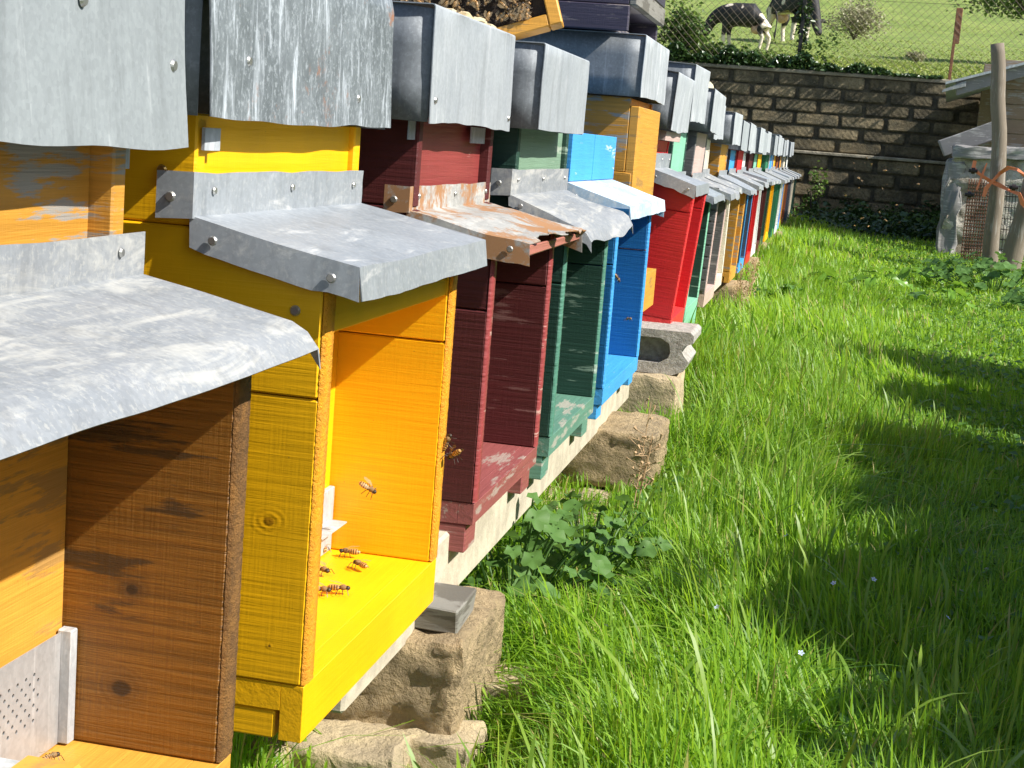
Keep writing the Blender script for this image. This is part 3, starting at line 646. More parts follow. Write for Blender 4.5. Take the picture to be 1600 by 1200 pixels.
b = bmesh.new()
for k in range(7):
    y = 2.05+k*.035; r_ = random.uniform(.008, .016)
    rb = rock(-.530+random.uniform(-.006, .004), y, .1625, r_*1.3, r_*3, .007, 60+k, .12, 1, .3); me = bpy.data.meshes.new('t'); rb.to_mesh(me); rb.free(); b.from_mesh(me); bpy.data.meshes.remove(me)
top(mk('wax_crumbs', b, simple('wax', (.62, .50, .30, 1), .7), False, (-.53, 2.1, .16)), (-.53, 2.1, .16), 'pale wax crumbs along the front edge of a tin roof beside the comb frame', 'wax', kind='stuff')

# bees on and around the hives
B = [((-.557, 1.716, -.508), 2.2, 'bee standing before the metal entrance of the yellow hive'),
     ((-.523, 1.715, -.508), 3.3, 'bee walking on the yellow board just below the metal entrance'),
     ((-.495, 1.67, -.508), 2.5, 'bee walking in the middle of the yellow landing board'),
     ((-.528, 1.63, -.508), -.5, 'bee half hidden by the yellow side panel'),
     ((-.487, 1.570, -.508), .3, 'leading bee of a pair on the yellow landing board'),
     ((-.504, 1.556, -.508), .1, 'trailing bee of a pair on the yellow landing board'),
     ((-.549, 1.045, -.506), 1.2, 'bee on the landing board of the nearest hive')]
for p_, a, lab in B: bee(p_, (0, 0, a), lab, None, 1.75 if p_[1] > 1.2 else 1.2)
bee((-.49, 1.66, -.412), (.5, .5, .2), 'bee flying inside the yellow porch before its orange side', None, 1.6)
bee((-.418, 1.755, -.365), (.3, -1.2, .4), 'bee climbing the far yellow panel edge', None, 1.6)
bee((-.411, 1.747, -.381), (.5, .6, 2.6), 'bee with spread wings below another at the far yellow panel edge', None, 1.7)
bee((-.418, 3.09, -.265), (0, .9, .3), 'bee flying in front of the blue hive', None, 1.5); bee((-.41, 3.30, -.37), (0, .2, 2.3), 'bee flying low before the blue porch', None, 1.4)
for k in range(34):
    y = random.uniform(9, 16); x = random.uniform(.005, .055)*y; z = -random.uniform(-.005, .04)*y
    bee((x, y, z), (random.uniform(-.5, .5), random.uniform(-.5, .5), random.uniform(0, 6)), 'tiny bee flying before the dark wall at the far end', 'bees flying before the wall', 2.0)

# ------------------------------------------------------------------ shed at the right, posts, mesh
planks = paint('shed_wood', (.26, .19, .12, 1), (.30, .28, .25, 1), .4, .85)
shedgrey = paint('grey_board', (.24, .23, .225, 1), (.38, .37, .35, 1), .4, .8)
whitewall = simple('flaking_white_plaster', (.60, .57, .50, 1), .95, 0, (.24, .20, .15, 1), 6, 1., 22, .04)
sh = Thing('shed', 'grey wooden lean-to shed against the wall on the right', 'shed', (1.9, 14.5, gz(14)))
SY = 13.25
def zr(x): return .72+(x-.80)*.37
sh.part('fascia_board', (lambda b_: b_)(prismY([(.86, zr(.86)-.12), (3.2, zr(3.2)-.12), (3.2, zr(3.2)), (.84, zr(.84))], SY-.17, SY-.14, .004)), shedgrey)
rb = bmesh.new(); tp = [(.76, SY-.21), (3.25, SY-.21), (3.6, 16.95), (1.02, 16.95)]
ft = [rb.verts.new((x, y, zr(.76+(x-.76)*.9 if y < 14 else x-.2)+.018)) for x, y in tp]; fb = [rb.verts.new(v.co-Vector((0, 0, .02))) for v in ft]
rb.faces.new(ft); rb.faces.new(fb[::-1])
for k in range(4): rb.faces.new((ft[k], fb[k], fb[(k+1) % 4], ft[(k+1) % 4]))
sh.part('roof_sheet', rb, zinc_streak)
sh.part('roof_lip', prismY([(.74, zr(.74)-.06), (.92, zr(.9)-.06), (.92, zr(.92)-.02), (.75, zr(.74)-.035)], SY-.20, SY-.172, .002), zinc_lime)
for k in range(6): sh.part('wall_plank', box(1.22, 3.1, SY+.02*(k % 2)*.3, SY+.03, .24+k*.118, .24+k*.118+.113, .003), planks)
for k in range(3): sh.part('shed_post', box(1.25+k*.9, 1.33+k*.9, SY+.035, SY+.12, gz(14), .62+k*.33, .004), planks)
sh.part('grey_lintel', box(1.0, 3.1, SY-.055, SY-.012, .14, .235, .004), shedgrey)
sh.part('back_plank', box(1.3, 3.1, 16.2, 16.25, gz(16), 1.1, .002), planks)
b = box(-.24, .24, -.02, .02, -.07, .07, .006, None, .012); bmesh.ops.rotate(b, verts=b.verts, matrix=Matrix.Rotation(math.radians(-24), 3, 'Y')); bmesh.ops.translate(b, verts=b.verts, vec=(1.0, SY-.22, .29))
top(mk('loose_board', b, shedgrey, False, (1.0, SY-.22, .29)), (1.0, SY-.22, .29), 'broken grey board sloping under the shed roof, on the white wall', 'board')
# rough whitewashed stone wall below
ww = Thing('rubble_wall', 'low flaking whitewashed wall behind the wire mesh', 'wall', (1.8, 12.9, gz(12.9)))
random.seed(9)
ww.part('wall_core', box(.91, 2.7, 12.80, 13.0, gz(13)-.1, gz(13)+.80, 0), whitewall)
ww.part('plaster_face', rock(1.74, 12.79, gz(13)+.39, 1.72, .10, .84, 3, .5, 22, .03), whitewall, True)
ww.part('corner_stone', rock(.90, 12.80, gz(13)+.36, .13, .16, .80, 8, .5, 6, .05), shedgrey, True)
for k in range(5): ww.part('stone', rock(1.02+k*.33, 12.80, gz(13)+.83+.02*(k % 2), .30, .2, .09, 30+k, .3, 3, .1), shedgrey, True)

po = Thing('wooden_post', 'round grey wooden post, left of two, with orange cord tied on', 'post', (1.095, 11.2, gz(11.2)-.1))
def post(th, pts, r):
    b = bmesh.new(); n_ = 26; P = [Vector(q) for q in pts]
    line = []
    for i in range(n_):
        t = i/(n_-1)*(len(P)-1); k = min(int(t), len(P)-2); q = P[k].lerp(P[k+1], t-k)
        line.append(q+Vector((.004*math.sin(i*.9), 0, 0)))
    tube(b, line, [r*(1.08-.16*i/(n_-1)+.05*nz(i*.6, r*50)) for i in range(n_)], 14)
    return th.part('shaft', b, oldpost, True)
oldpost = paint('old_post_wood', (.22, .18, .135, 1), (.30, .27, .23, 1), .4, .85, horiz=True)
oldpost.node_tree.nodes
for nd in oldpost.node_tree.nodes:
    if nd.type == 'MAPPING':
        s_ = nd.inputs['Scale'].default_value
        nd.inputs['Scale'].default_value = (s_[2] if s_[2] > 20 else s_[0], s_[2] if s_[2] > 20 else s_[1], 5 if s_[2] > 20 else s_[2])
post(po, [(1.10, 11.2, gz(11.2)-.1), (1.075, 11.2, .1), (.965, 11.2, .90)], .052)
po2 = Thing('wooden_post', 'thicker wooden post leaning right beside the other at the photo edge', 'post', (1.20, 11.0, gz(11)-.1))
post(po2, [(1.185, 11.0, gz(11)-.1), (1.30, 11.0, .0), (1.42, 11.0, .95)], .068)
rust = simple('rusty_iron', (.28, .13, .06, 1), .85, 0, (.16, .065, .035, 1), 40, .5)
b = bmesh.new(); tube(b, [(1.275, 10.7, gz(10.7)-.05), (1.33, 10.7, .0)], .012, 6)
top(mk('rusty_rod', b, rust, False, (1.28, 10.7, gz(10.7))), (1.28, 10.7, gz(10.7)), 'thin rusty iron rod leaning beside the thicker post', 'rod')
# wire mesh
wire = simple('wire', (.05, .04, .035, 1), .6, .5); wire_r = simple('rusty_wire', (.13, .06, .035, 1), .8)
b = bmesh.new(); yy = 11.9
for k in range(58): x = .965+k*.0215; tube(b, [(x+.02, yy, gz(12)-.02), (x, yy+.01*math.sin(k), -.05)], .003, 3)
for k in range(8): z = gz(12)+.06+k*.078; tube(b, [(.955+j*.2, yy-.004, z+.006*math.sin(j+k)) for j in range(8)], .0038, 3)
wm = Thing('wire_mesh_fence', 'dark wire mesh fence in front of the whitewashed wall', 'wire fence', (1.5, yy, gz(12)))
wm.part('wire_grid', b, wire, stuff=True)
b = bmesh.new()
for k in range(9): tube(b, [(.955+k*.017, yy-.03, gz(12)-.02), (.945+k*.018, yy-.03, -.03)], .0048, 4)
for k in range(24): tube(b, [(.945, yy-.033, gz(12)+k*.026), (1.10, yy-.033, gz(12)+k*.026+.004)], .004, 3)
wm.part('rusty_netting', b, wire_r, stuff=True)
# orange cord
orange = simple('orange_cord', (.80, .24, .11, 1), .7); b = bmesh.new()
def band(bm, pts, wd=.012):
    pts = [Vector(q) for q in pts]; pr = None
    for i, q in enumerate(pts):
        d = (pts[min(i+1, len(pts)-1)]-pts[max(i-1, 0)]).normalized(); s_ = d.cross(Vector((0, 1, .2))).normalized()*wd*(1+.3*math.sin(i*2.1)); s_ += Vector((0, .006*math.sin(i*1.7), 0))
        c_ = (bm.verts.new(q-s_), bm.verts.new(q+s_))
        if pr: bm.faces.new((pr[0], pr[1], c_[1], c_[0]))
        pr = c_
band(b, [(.905, 11.1, .10), (.90, 11.1, .045), (.955, 11.1, .005), (1.02, 11.1, -.03), (1.09, 11.1, -.055), (1.16, 11.1, -.085), (1.20, 10.9, -.10), (1.23, 10.9, -.16), (1.28, 10.9, -.21)])
band(b, [(.99, 11.08, -.14), (1.0, 11.08, -.08), (1.03, 11.07, -.035), (1.08, 11.08, .03), (1.12, 11.0, .07), (1.17, 10.9, .06), (1.24, 10.9, .01), (1.31, 10.9, -.03)])
band(b, [(.94, 11.1, -.10), (.965, 11.1, .01), (.985, 11.1, .09)], .006)
oc = thick(mk('orange_cord', b, orange, False, (1.09, 11.1, 0)), .003); top(oc, (1.09, 11.1, 0), 'frayed orange plastic cord crossed between the two wooden posts', 'cord')
for i, (x, z, lab) in enumerate(((.90, .03, 'upper left black knob on the orange cord'), (.895, -.135, 'lower black knob left of the post, below the cord'), (1.165, -.06, 'black knob on the cord between the posts'), (1.285, -.20, 'black knob on the thicker post, low'), (1.30, -.02, 'black knob on the thicker post at cord height'))):
    b = bmesh.new(); y_ = 10.95 if x > 1.1 else 11.1
    tube(b, [(x-.03, y_, z), (x-.012, y_, z), (x-.012, y_, z), (x+.012, y_, z), (x+.012, y_, z), (x+.03, y_, z)], [.012, .012, .022, .022, .012, .012], 10)
    top(mk('insulator', b, simple('black_plastic', (.02, .012, .012, 1), .4), False, (x, y_, z)), (x, y_, z), lab, 'insulator')

# chain link fence on the wall
FY = WY+.17
cf = Thing('chain_link_fence', 'rusty chain link fence on top of the dark wall', 'chain link fence', (0, FY, .965))
b = bmesh.new(); cellw, ch, top_ = .082, .082, 1.5
def zig(bm, X0, d):
    n_ = int((top_)/ (ch/2)); 
for k in range(-20, 62):
    for d in (-1, 1):
        x = -2.2+k*cellw; xs_, xe = x, x+d*(top_)*1.0*cellw/ch
        bow = [(x+d*t*top_, FY+(.004 if d > 0 else -.004)+.02*math.sin(x*2+t*4), .965+t*top_+.004*math.sin(x*7+t*15)) for t in (0, .2, .4, .6, .8, 1)]
        tube(b, bow, .0021, 3)
cf.part('chain_mesh', b, simple('fence_wire', (.16, .13, .09, 1), .7, .3), stuff=True)
b = bmesh.new(); pr = [(1.035, FY, .94), (1.04, FY, 1.3), (1.07, FY, 1.58), (1.15, FY, 1.63)]
bb = box(1.02, 1.05, FY-.02, FY+.02, .94, 1.35, .002); box(1.022, 1.088, FY-.02, FY+.02, 1.3505, 1.72, .004, bb)
cf.part('fence_post', bb, rust)
bb = box(-.575, -.535, FY-.02, FY+.02, .94, 2.5, .002); cf.part('fence_post', bb, simple('dark_post', (.02, .02, .018, 1), .8))
for k, z in enumerate((.99, 1.75, 2.45)):
    b = bmesh.new(); tube(b, [(-3+i*.6, FY-.008, z+.01*math.sin(i)) for i in range(14)], .002, 3); cf.part('tension_wire', b, wire)

# ------------------------------------------------------------------ vegetation
def mesh_np(name, V, Fq, m, smooth=False):
    me = bpy.data.meshes.new(name); nv = len(V); nf = len(Fq); k = Fq.shape[1]
    me.vertices.add(nv); me.vertices.foreach_set('co', np.asarray(V, np.float32).ravel())
    me.loops.add(nf*k); me.loops.foreach_set('vertex_index', Fq.astype(np.int32).ravel())
    me.polygons.add(nf); me.polygons.foreach_set('loop_start', np.arange(0, nf*k, k, dtype=np.int32))
    if smooth: me.polygons.foreach_set('use_smooth', np.ones(nf, bool))
    me.update(calc_edges=True); me.validate()
    me.materials.append(m); o = bpy.data.objects.new(name, me); COL.objects.link(o); return o
def leaves(pts, size, up=.4, aspect=.62, rng=None, fold=.25):
    """leaf-sized folded rhombs (4 tris) spread at pts"""
    rng = rng or RNG; n_ = len(pts); size = size*rng.uniform(.6, 1.3, n_)[:, None]
    nrm = rng.normal(size=(n_, 3)); nrm /= np.linalg.norm(nrm, axis=1)[:, None]; nrm[:, 2] = np.abs(nrm[:, 2])+up; nrm /= np.linalg.norm(nrm, axis=1)[:, None]
    a = rng.normal(size=(n_, 3)); a -= nrm*(a*nrm).sum(1)[:, None]; a /= np.linalg.norm(a, axis=1)[:, None]; c_ = np.cross(nrm, a)
    l_, w_ = size*.5, size*.5*aspect
    V = np.stack([pts-a*l_, pts-a*l_*.1+c_*w_+nrm*l_*fold, pts+a*l_*1.1, pts-a*l_*.1-c_*w_+nrm*l_*fold], 1).reshape(-1, 3)
    i = np.arange(n_)[:, None]*4; return V, np.concatenate([i+np.array([[0, 1, 2]]), i+np.array([[0, 2, 3]])], 0)
def clump_pts(n_, c_, r_, k=14, rng=None):
    rng = rng or RNG; cc = rng.normal(size=(k, 3)); cc /= np.linalg.norm(cc, axis=1)[:, None]; cc *= rng.uniform(.3, .95, (k, 1))
    idx = rng.integers(0, k, n_); p = cc[idx]+rng.normal(size=(n_, 3))*.26
    return np.array(c_)+p*np.array(r_)
def bush(name, label, cat, c_, r_, n_, size, m, k=14, group=None, trunk=True, up=.4, base=None):
    base = base if base is not None else c_[2]-r_[2]
    th = Thing(name, label, cat, (c_[0], c_[1], base), group)
    V, Fq = leaves(clump_pts(n_, c_, r_, k), size, up); V[:, 2] = np.maximum(V[:, 2], base+.005)
    o = mesh_np('foliage', V-np.array(th.b), Fq, m); o.parent = th.o
    if trunk:
        b = bmesh.new()
        for q in range(5):
            a = q*1.3; tube(b, [(c_[0], c_[1], base), (c_[0]+r_[0]*.3*math.cos(a), c_[1]+r_[1]*.3*math.sin(a), c_[2]-r_[2]*.3), (c_[0]+r_[0]*.7*math.cos(a+.3), c_[1]+r_[1]*.7*math.sin(a+.3), c_[2]+r_[2]*.3)], .02*r_[2]/.5+.004, 5, .004)
        th.part('stem', b, bark)
    return th
bark = simple('bark', (.07, .055, .04, 1), .9)
ivy_m = leafmat('ivy_leaf', (.018, .045, .012, 1), (.05, .10, .02, 1), .15, .3)
bush_m = leafmat('bush_leaf', (.05, .11, .02, 1), (.15, .24, .04, 1), .3)
grey_bush_m = leafmat('grey_bush_leaf', (.20, .20, .10, 1), (.34, .32, .19, 1), .2)
dark_bush = leafmat('dark_leaf', (.02, .05, .015, 1), (.06, .11, .03, 1), .2)
shade_leaf = leafmat('shrub_leaf', (.02, .05, .015, 1), (.06, .11, .03, 1), .03)
# ivy along the wall top
n_ = 11000; x = RNG.uniform(-2.2, .95, n_); hgt = .13*np.clip((.95-x)/1.6, .12, 1)*(1+.4*np.sin(x*9)+.3*np.sin(x*23))
pts = np.stack([x, FY-.12+RNG.normal(size=n_)*.06, .965+RNG.random(n_)*hgt], 1); V, Fq = leaves(pts, .045, .3)
o = mesh_np('ivy', V-np.array([0, FY, .965]), Fq, ivy_m); top(o, (0, FY, .965), 'dark ivy creeping along the top of the wall under the fence', 'ivy', kind='stuff')
bush('bramble_bush', 'light green bramble at the fence, left of the cows', 'bush', (-1.86, FY+.35, 1.25), (.30, .2, .34), 1500, .06, bush_m, 26)
bush('bramble_bush', 'low tangle of bramble in front of the grazing cow head', 'bush', (-1.42, FY+.3, 1.10), (.30, .2, .15), 1100, .055, bush_m, 26)
bush('bramble_bush', 'low green bramble behind the fence below the grazing cow', 'bush', (-.95, FY+.35, 1.06), (.40, .2, .11), 1100, .05, bush_m, 22)
bush('climbing_ivy', 'ivy climbing the black fence post in front of the second cow', 'ivy', (-.54, FY+.02, 1.42), (.075, .06, .42), 420, .05, ivy_m, 18, trunk=False, base=.96)
bush('creeper', 'thin creeper with pale leaves hanging on the fence right of the black post', 'creeper', (-.30, FY, 1.25), (.22, .03, .26), 110, .055, bush_m, 9, trunk=False, base=.97)
bush('bush', 'grey-brown bare bush on the pasture behind the fence', 'bush', (.0, 52, hz(0, 52)+1.25), (.95, 1, .6), 2600, .10, grey_bush_m, 34)
bush('bush', 'small lone scrub on the open pasture', 'bush', (2.05, 52, hz(2, 52)+.22), (.32, .4, .18), 450, .1, grey_bush_m, 12)
bush('bush', 'large olive bush at the top right corner of the pasture', 'bush', (5.6, 55, hz(5, 55)+2.6), (2.2, 1.6, 1.0), 6000, .16, bush_m, 30)
bush('bush', 'dark bush at the right edge of the pasture', 'bush', (6.6, 50, hz(6, 50)+1.5), (1.1, 1.2, .8), 3500, .14, dark_bush, 22)

# grass ---------------------------------------------------------------
def grass(name, n_, xr_, yr_, hfun, wd, m, seg=3, flow=1., dens=None, seed=1, ypow=1., wide=False):
    rng = np.random.default_rng(seed)
    x = rng.uniform(*xr_, n_); y = yr_[0]+(yr_[1]-yr_[0])*rng.random(n_)**ypow
    keep = ((x < .135*y+.22) if not wide else (x >= .135*y+.20)) & (x > -.80)
    if dens is not None: keep &= rng.random(n_) < dens(x, y)
    x, y = x[keep], y[keep]; n_ = len(x)
    z = np.interp(y, [2, 17], [-.775, -.61]); tuft = np.sin(x*11+3*np.sin(y*5))*np.sin(y*9+2*np.sin(x*7))
    h = hfun(x, y)*rng.uniform(.45, 1.25, n_)*(1+.28*tuft)
    fl = 1.6*np.sin(x*2.3+y*1.3)+1.2*np.sin(y*3.1-x*4)
    az_ = fl*.55+1.9+rng.normal(size=n_)*1.1*flow; lean = rng.gamma(2., .30, n_)*(1+.4*np.sin(x*5+y*4))
    d = np.stack([np.cos(az_), np.sin(az_), np.zeros(n_)], 1); sd = np.stack([-np.sin(az_+rng.normal(size=n_)*.7), np.cos(az_), np.zeros(n_)], 1)
    w_ = wd*rng.uniform(.6, 1.5, n_); L = []
    for k in range(seg+1):
        t = k/seg; bend = lean*t*t*.9
        P_ = np.stack([x, y, z], 1)+d*(h*bend)[:, None]*.9; P_[:, 2] += h*t*(1-.42*np.clip(lean, 0, 1.6)*t*t) + .0
        ww_ = (w_*(1-.25*t) if k < seg else w_*0)*.5
        if k < seg: L += [P_-sd*ww_[:, None], P_+sd*ww_[:, None]]
        else: L.append(P_)
    nv = len(L); V = np.stack(L, 1).reshape(-1, 3); i = np.arange(n_)[:, None]*nv; Fs = []
    for k in range(seg-1):
        a = 2*k; Fs.append(i+np.array([[a, a+1, a+3]])); Fs.append(i+np.array([[a, a+3, a+2]]))
    a = 2*(seg-1); Fs.append(i+np.array([[a, a+1, a+2]]))
    o = mesh_np(name, V, np.concatenate(Fs), m); top(o, (0, 0, 0), None, None, kind='stuff'); return o
g1 = leafmat('grass_blade', (.10, .245, .012, 1), (.29, .50, .03, 1),  .5, .5, (.46, .42, .14, 1))
g2 = leafmat('grass_blade_soft', (.125, .27, .014, 1), (.30, .50, .035, 1), .5, .45, (.46, .42, .16, 1))
def hf(x, y):
    h = np.clip(.165-.12*(x+.3), .065, .19)*np.interp(y, [1.5, 4, 9, 16], [1.0, 1.05, .95, .75])
    for cx, cy, r_ in ((-.46, 1.80, .20), (-.42, 3.25, .26), (-.46, 4.1, .22), (-.38, 2.55, .2), (-.38, 1.55, .14), (-.45, 6.95, .2)):
        h = h*(1-.78*np.exp(-(((x-cx)/r_)**2+((y-cy)/(r_*1.7))**2)**2))
    return h
near = lambda x, y: np.where((x > -.40) | (y > 99), 1, .35)
g3 = leafmat('long_grass_blade', (.13, .25, .02, 1), (.28, .42, .05, 1), .4, .45)
hl = lambda x, y: hf(x, y)*1.45
o = grass('grass', 2600, (-.5, .35), (1.35, 5.0), hl, .0046, g3, 7, .7, lambda x, y: np.where(x > -.42, .9, .1)*(.35+.65*(np.sin(x*7+y*3) > 0)), 9, 1.3); o['label'] = 'long pale arching grass blades leaning over the shorter grass'; o['category'] = 'grass'
o = grass('grass', 190000, (-.8, 1.0), (1.35, 5.2), hf, .0028, g1, 5, 1, near, 3, 1.25); o['label'] = 'long green grass growing beside the hives'; o['category'] = 'grass'
o = grass('grass', 90000, (-.8, 1.6), (5.0, 10), hf, .0058, g2, 4, 1.1, near, 4, 1.2); o['label'] = 'sunlit grass in the middle of the path'; o['category'] = 'grass'
o = grass('grass', 42000, (-.8, 2.4), (9.8, 15.6), hf, .010, g2, 3, 1.2, near, 5); o['label'] = 'distant grass before the dark wall'; o['category'] = 'grass'
o = grass('grass', 90000, (-.1, 4.5), (-.6, 16.8), lambda x, y: .13+0*x, .011, g2, 3, 1.2, None, 6, 1., True); o['label'] = 'rough grass around the added shrubs right of the path'; o['category'] = 'grass'
# undergrowth of small clover-like leaves
n_ = 26000; y = RNG.uniform(1.4, 16.8, n_); x = RNG.uniform(-.55, 1., n_)*(.22+.135*y)+.0; kp = x > -.5; x, y = x[kp], y[kp]
pts = np.stack([x, y, np.interp(y, [2, 17], [-.775, -.61])+RNG.uniform(.01, .07, len(x))], 1); V, Fq = leaves(pts, .022, 1.2, .8)
o = mesh_np('clover', V, Fq, leafmat('clover_leaf', (.05, .13, .015, 1), (.13, .26, .03, 1), .3)); top(o, (0, 0, 0), 'small clover and speedwell leaves low in the grass', 'ground cover', kind='stuff')

def broadleaf(name, label, cx, cy, n_, size, spread, hgt, m, seed, lobed=True, arch=1.):
    """weed with stalked leaves; each leaf its own part when big"""
    rng = random.Random(seed); z0 = gz(cy)
    th = Thing(name, label, 'plant', (cx, cy, z0)); bs = bmesh.new()
    for k in range(n_):
        a = rng.uniform(0, 6.28); rr = spread*math.sqrt(rng.random()); h_ = hgt*rng.uniform(.45, 1)*(1-.35*rr/spread); s_ = size*rng.uniform(.6, 1.15)
        tip = Vector((cx+rr*math.cos(a), cy+rr*math.sin(a)*.9, z0+h_)); root = Vector((cx+rr*.3*math.cos(a), cy+rr*.3*math.sin(a), z0))
        tube(bs, [root, root.lerp(tip, .5)+Vector((0, 0, h_*.12)), tip], .0016, 4)
        b = bmesh.new(); nn_ = 13; ctr = b.verts.new((0, 0, 0)); ring = []
        for i in range(nn_):
            t = 2*math.pi*i/nn_; q = (1+.13*math.cos(5*t)) if lobed else 1
            if lobed: X_, Y_ = q*math.cos(t)*s_*.5+.2*s_, q*math.sin(t)*s_*.5
            else: X_, Y_ = (math.cos(t)+1)*s_*.8, math.sin(t)*s_*.3
            ring.append(b.verts.new((X_, Y_, s_*(.10*math.sin(4*t+k)+.06*rng.uniform(-1, 1)) + (0 if lobed else -.12*X_*X_/s_))))
        if lobed: ctr.co = (.12*s_, 0, -.07*s_)
        else: ctr.co = (.8*s_, 0, -.08*s_)
        for i in range(nn_): b.faces.new((ctr, ring[i], ring[(i+1) % nn_]))
        tiltv = Vector((math.cos(a)*.45+rng.uniform(-.3, .3), math.sin(a)*.45+rng.uniform(-.4, .2), 1)).normalized()
        M = tiltv.to_track_quat('Z', 'Y').to_matrix() @ Matrix.Rotation(a+rng.uniform(-.5, .5), 3, 'Z')
        for v in b.verts: v.co = M @ v.co+tip
        th.part('leaf', b, m, True)
    th.part('stem', bs, m)
    return th
mallow = leafmat('mallow_leaf', (.06, .15, .03, 1), (.10, .21, .04, 1), .3, .6)
dock = leafmat('dock_leaf', (.09, .22, .02, 1), (.16, .32, .03, 1), .35, .35)
broadleaf('mallow_plant', 'mallow with round leaves growing beneath the concrete beam by the maroon hive', -.45, 2.42, 60, .040, .19, .20, mallow, 1)
broadleaf('mallow_plant', 'mallow in front of the flat slab of the second pier', -.36, 2.66, 40, .036, .16, .17, mallow, 2)
broadleaf('mallow_plant', 'dark green mallow spreading at the foot of the wooden posts', .95, 9.3, 110, .075, .42, .28, mallow, 3)
broadleaf('mallow_plant', 'mallow clump at the right edge of the photo below the thicker post', 1.15, 8.3, 60, .065, .28, .22, mallow, 33)
for i, (x, y, lab) in enumerate(((.02, 8.2, 'bright dock plant left of the path, near the stone pier'), (.28, 8.6, 'dock plant with upright leaves in the middle of the path'), (-.15, 7.2, 'dock plant by the grass edge of the far hives'), (.5, 9.4, 'dock plant right of the path centre'), (.62, 8.0, 'dock plant left of the dark mallow'))):
    broadleaf('dock_plant', lab, x, y, 12, .09, .14, .20, dock, 10+i, False)
n_ = 9000; y = RNG.uniform(14.1, 16.85, n_); x = -.45+1.75*RNG.random(n_)**.6; pts = np.stack([x, y, -.63+RNG.random(n_)**1.3*(.08+.08*(y-14)/2.8)*(1.2+np.sin(x*8)*np.sin(y*5))], 1)
V, Fq = leaves(pts, .055, .8, .7); o = mesh_np('shade_weeds', V, Fq, ivy_m); top(o, (0, 0, 0), 'dark shade-grown weeds covering the ground before the wall', 'weeds', kind='stuff')
n_ = 26000; y = 18+RNG.random(n_)**1.3*60; x = RNG.uniform(-.14, .16, n_)*y; pts = np.stack([x, y, [hz(a, c)+.02 for a, c in zip(x, y)]], 1)
V, Fq = leaves(pts, .11, .2, .3); o = mesh_np('pasture_tufts', V, Fq, leafmat('pasture_tuft', (.12, .19, .03, 1), (.32, .36, .08, 1), .3, .6)); top(o, (0, 0, 0), 'short tufts of grass all over the sunny pasture', 'grass', kind='stuff')
broadleaf('nettle_plant', 'dark leafy weed in the shade at the foot of the far wall, left', .25, 15.9, 40, .09, .35, .28, ivy_m, 20, True)
broadleaf('nettle_plant', 'dark leafy weed in the shade at the foot of the far wall, right', .75, 15.4, 40, .09, .35, .26, ivy_m, 21, True)
bush('leafy_weed', 'pale green weed at the end of the row against the wall', 'plant', (-.22, 16.3, -.35), (.12, .1, .28), 260, .05, bush_m, 12)
# dry brown seed stalks
drym = simple('dry_stalk', (.42, .28, .15, 1), .8)
def dry(cx, cy, label, n_=6, hgt=.34, seed=0):
    rng = random.Random(seed); z0 = gz(cy); th = Thing('dry_stalk', label, 'dry plant', (cx, cy, z0))
    for k in range(n_):
        b = bmesh.new(); a = rng.uniform(0, 6.28); h_ = hgt*rng.uniform(.6, 1)
        tp = Vector((cx+.04*math.cos(a), cy+.04*math.sin(a), z0+h_)); tube(b, [(cx+.015*math.cos(a), cy+.015*math.sin(a), z0), tp], .0015, 4, .001)
        for q in range(9):
            c_ = Vector((cx, cy, z0)).lerp(tp, .45+.06*q); e_ = c_+Vector((rng.uniform(-.025, .025), rng.uniform(-.025, .025), rng.uniform(.0, .02)))
            tube(b, [c_, e_, e_+Vector((rng.uniform(-.008, .008), rng.uniform(-.008, .008), rng.uniform(-.002, .012)))], [.0008, .001, .0035], 4)
        th.part('seed_stem', b, drym)
dry(-.345, 3.02, 'dry brown seed stalk by the slab of the second pier', 4, .28, 1)
dry(-.34, 6.75, 'dry brown weed beside the square stone pier', 9, .34, 2)
dry(-.32, 6.4, 'withered tan weed in front of the square stone pier', 7, .25, 3)
# tiny pale blue speedwell flowers
flm = simple('speedwell_petal', (.55, .62, .85, 1), .6); b = bmesh.new(); yel = simple('flower_centre', (.8, .8, .7, 1), .6)
for k in range(5): 
    a = k*1.257; b.faces.new([b.verts.new((r_*math.cos(a+da), r_*math.sin(a+da), zz)) for r_, da, zz in ((.0005, 0, 0), (.004, -.5, .001), (.006, 0, .0015), (.004, .5, .001))])
FL = bpy.data.meshes.new('speedwell_flower'); b.to_mesh(FL); b.free(); FL.materials.append(flm)
for k, (x, y) in enumerate(((-.235, 1.95), (-.20, 2.42), (-.02, 2.55), (.06, 2.30), (.12, 2.35), (.22, 2.2), (.25, 2.35), (.3, 2.5), (.20, 2.7), (-.1, 2.1), (.02, 1.95))):
    o = bpy.data.objects.new('speedwell_flower', FL); COL.objects.link(o); o.location = (x, y, gz(y)+EZ+.15); o.rotation_euler = (-.6, .3, k); o.scale = (.8,)*3
    o['label'] = 'tiny pale blue speedwell flower in the grass'; o['category'] = 'flower'; o['group'] = 'speedwell flowers in the grass'

